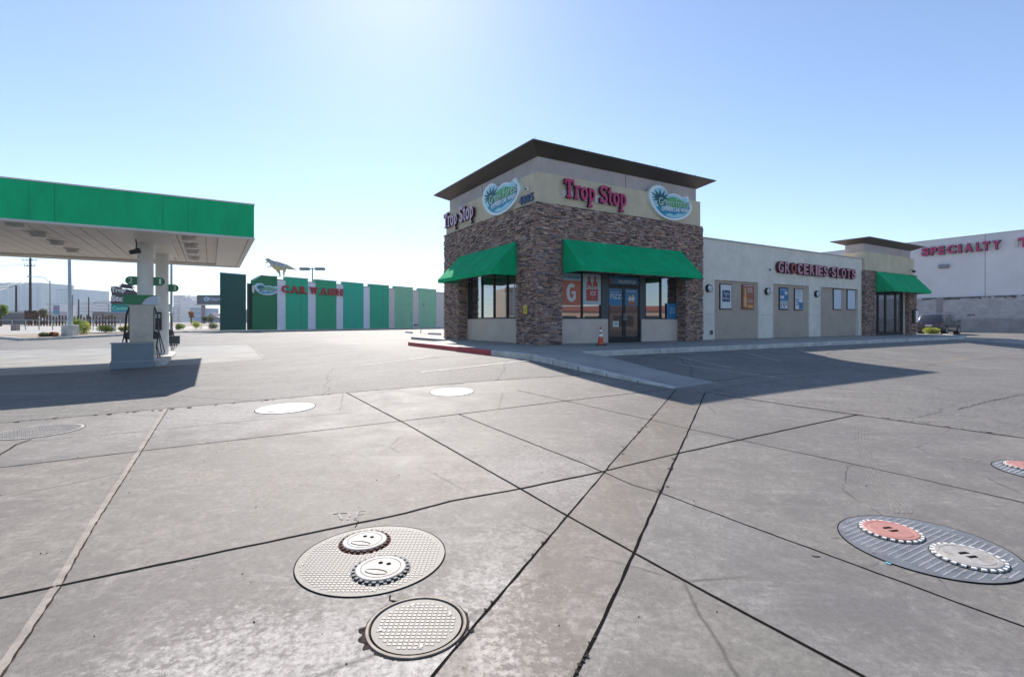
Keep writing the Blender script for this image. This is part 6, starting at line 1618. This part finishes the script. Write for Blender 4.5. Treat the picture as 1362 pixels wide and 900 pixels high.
mb = MB(); mb.prism_xz([(sx_(x), sz(y)) for x, y in blk][::-1], -.05, .15); mb.build('dark_backing', flat('plum_backing', (.07, .055, .065), .5), t)
for w_, x, y, ww, hh in (('Trop', 149, 390.5, 19, 8), ('Stop', 148.5, 403, 26, 10)):
    mb = MB(); text_mb(mb, w_, sx_(x), sz(y), ww / F * Yp, hh / F * Yp, -.1, .04, .04); mb.build('lettering', flat('pale_sign_letters', (.6, .6, .62), .4), t)
cx_, cy_ = 168, 383
for a, l in ((170, 11), (150, 12), (128, 12), (105, 9), (80, 9), (58, 11), (35, 13), (12, 13), (-6, 11)):
    mb = MB(); pts = []
    for s in (0, .35, .7, 1): rr = l * s; pts.append((sx_(cx_ + rr * math.cos(math.radians(a))), .0, sz(cy_ - rr * .8 * math.sin(math.radians(a)) - 3.5 * s * (1 - s) * 1.6 + 2.6 * s * s)))
    mb.tube(pts, [.07, .1, .08, .02], 5); mb.build('frond', flat('palm_frond_black', (.05, .045, .05), .5), t)
# banner (small ad panel) near the far tower
q = gpt(75, 130); t = thing('roadside_board', 'small blue and pink roadside panel below the narrower tower', 'sign', q)
mb = MB(); mb.cyl((0, .1, 0), (0, .1, 2.2), .1, n=8); mb.build('post', M['grey'], t); mb = MB(); w_ = 4 / F * 130; mb.box(-w_, w_, -.05, .05, at_y(0, 418, 130).z - q.z, at_y(0, 406, 130).z - q.z); mb.build('board', flat('muted_blue_panel', (.12, .28, .42), .5), t)
mb = MB(); mb.box(-w_ * .9, w_ * .9, -.07, -.051, at_y(0, 411, 130).z - q.z, at_y(0, 409, 130).z - q.z); mb.build('stripe', flat('pink_stripe', (.5, .12, .2), .5), t)
# trees far away
def tree(px_, Y, w_, h, m, label, trunk_h=1.5, n=700):
    q = gpt(px_, Y); t = thing('tree', label, 'tree', q, R(0, 6)); mb = MB()
    for i in range(9): a = R(0, 6.28); d = R(0, .55) * w_; leafs(mb, (d * math.cos(a), d * math.sin(a), trunk_h + R(.2, .8) * (h - trunk_h)), w_ * R(.3, .5), n // 9, .22, .8, .1)
    mb.build('crown', m, t); s = MB(); s.tube([(0, 0, -.1), (.05, 0, trunk_h), (0, .1, h * .7)], [.16, .12, .05], 7)
    for k in range(4): a = k * 1.6; s.cyl((.05, 0, trunk_h), (w_ * .5 * math.cos(a), w_ * .5 * math.sin(a), h * .65), .07, .03, 5)
    s.build('trunk', M['wood'], t)
tree(254.5, 130, 1.2, 3.4, M['leafo'], 'small round russet tree in front of the light blue building')
tree(272, 140, 1.3, 2.0, M['leafd'], 'small dusty tree at the foot of the billboard post', .6); tree(281, 150, 1.6, 2.2, M['leafd'], 'wider dusty tree right of the billboard post', .6)
tree(57, 105, 1.6, 3.2, M['leafd'], 'dusty olive tree right of the wooden utility pole'); tree(1, 75, 1.6, 3.2, M['leaf'], 'green tree at the left edge of the photo')

# ================================================================ the side of the street behind the camera (seen in the shop windows)
def plain_shop(x, y, rz, w_, d, h, c, label, bandc, n):
    t = thing('shop_building', label, 'building', (x, y, 0), rz); mb = MB(); mb.box(0, w_, 0, d, -.3, h); mb.build('wall', mat(c[0], c[1], .85, var=.06), t)
    mb = MB(); mb.box(-.2, w_ + .2, -.3, .02, h - .9, h + .1); mb.build('parapet_band', mat(bandc[0], bandc[1], .7), t)
    for i in range(n): a = (i + .15) * w_ / n; mb = MB(); mb.box(a, a + w_ / n * .7, -.05, .0, .6, 2.8); o = mb.build('window', cargl, t); mb = MB(); mb.box(a - .08, a + w_ / n * .7 + .08, -.08, -.02, .5, .6); mb.build('sill', M['white'], o)
plain_shop(86, 14, math.radians(242), 50, 10, 4.6, ('salmon_stucco', (.5, .33, .25)), 'salmon shop row across the lot, outside the frame to the right', ('maroon_band', (.3, .08, .06)), 9)
plain_shop(-84, 34, math.radians(47), 30, 10, 8, ('warm_tan_render', (.5, .38, .28)), 'tan shop row across the side street, outside the frame to the left', ('red_brown_band', (.35, .14, .1)), 7)
for (x, y, lab) in ((-47, 43, 'rounded hedge bush by the side street, outside the frame to the left'), (-45, 39, 'second hedge bush by the side street, outside the frame')):
    bush(Vector((x, y, gz(x, y))), 2.2, 1.8, 1600, .16, M['leaf'], lab, group='hedge bushes by the side street')
car('parked_car', 'white car parked in front of the salmon shop row, outside the frame', Vector((54, -6, gz(54, -6))), math.radians(200), m_cw, cargl)

car('parked_car', 'dark car parked by the side street, outside the frame to the left', Vector((-51, 41, gz(-51, 41))), 1.0, m_cp, cargl)
car('parked_car', 'second dark car by the side street, farther outside the frame', Vector((-56, 46, gz(-56, 46))), 1.0, m_cp, cargl)
for i, (x, y, h_) in enumerate(((66, 0, 1.5), (63, -8, 1.8), (60, -15, 1.4))):
    bush(Vector((x, y, gz(x, y))), 2.4, h_, 1200, .16, M['leaf'], ['low hedge bush before the salmon shops, outside the frame', 'middle hedge bush before the salmon shops, outside the frame', 'farthest hedge bush before the salmon shops, outside the frame'][i], group='hedge bushes before the salmon shops')
# ================================================================ world, sun, camera
hz = MB(); hz.box(-1600, 1600, -400, 2000, -1.0, 175)
m_h = bpy.data.materials.new('pale_air'); m_h.use_nodes = True; nt = m_h.node_tree; nt.nodes.remove(nt.nodes['Principled BSDF'])
pv = nt.nodes.new('ShaderNodeVolumePrincipled'); pv.inputs['Density'].default_value = .00027; pv.inputs['Color'].default_value = (.82, .9, 1, 1); pv.inputs['Anisotropy'].default_value = .2
L(nt, pv.outputs[0], nt.nodes['Material Output'].inputs['Volume'])
tag(hz.build('haze', m_h), 'pale bluish desert haze over the whole place', 'haze', kind='stuff')
w = bpy.data.worlds.new('World'); scn.world = w; w.use_nodes = True; nt = w.node_tree
sky = nt.nodes.new('ShaderNodeTexSky'); sky.sky_type = 'NISHITA'; sky.sun_disc = False
SUN = Vector((-.24, 1, .84)).normalized()
el = math.asin(SUN.z); azi = math.atan2(SUN.x, SUN.y)
sky.sun_elevation = el; sky.sun_rotation = azi
sky.air_density = .85; sky.dust_density = .28; sky.ozone_density = 2.8; sky.altitude = 600
bg = nt.nodes['Background']; L(nt, sky.outputs[0], bg.inputs[0]); bg.inputs[1].default_value = .13
sl = bpy.data.lights.new('sun', 'SUN'); sl.energy = 5.0; sl.angle = math.radians(.53); sl.color = (1, .93, .84)
so = bpy.data.objects.new('sun', sl); link(so); so.rotation_euler = SUN.to_track_quat('Z', 'Y').to_euler(); so.location = (0, 0, 60)
cd = bpy.data.cameras.new('camera'); cam = bpy.data.objects.new('camera', cd); link(cam)
cd.sensor_width = 36; cd.lens = 36 * F / 1362; cd.shift_y = -(450 - HY) / 1362; cd.clip_end = 8000; cd.clip_start = .05
cam.location = (0, 0, CAMZ); cam.rotation_euler = (math.pi / 2, 0, 0); scn.camera = cam
vs_ = scn.view_settings; vs_.view_transform = 'Standard'; vs_.look = 'None'; vs_.gamma = 1; vs_.use_curve_mapping = False; vs_.exposure = .62
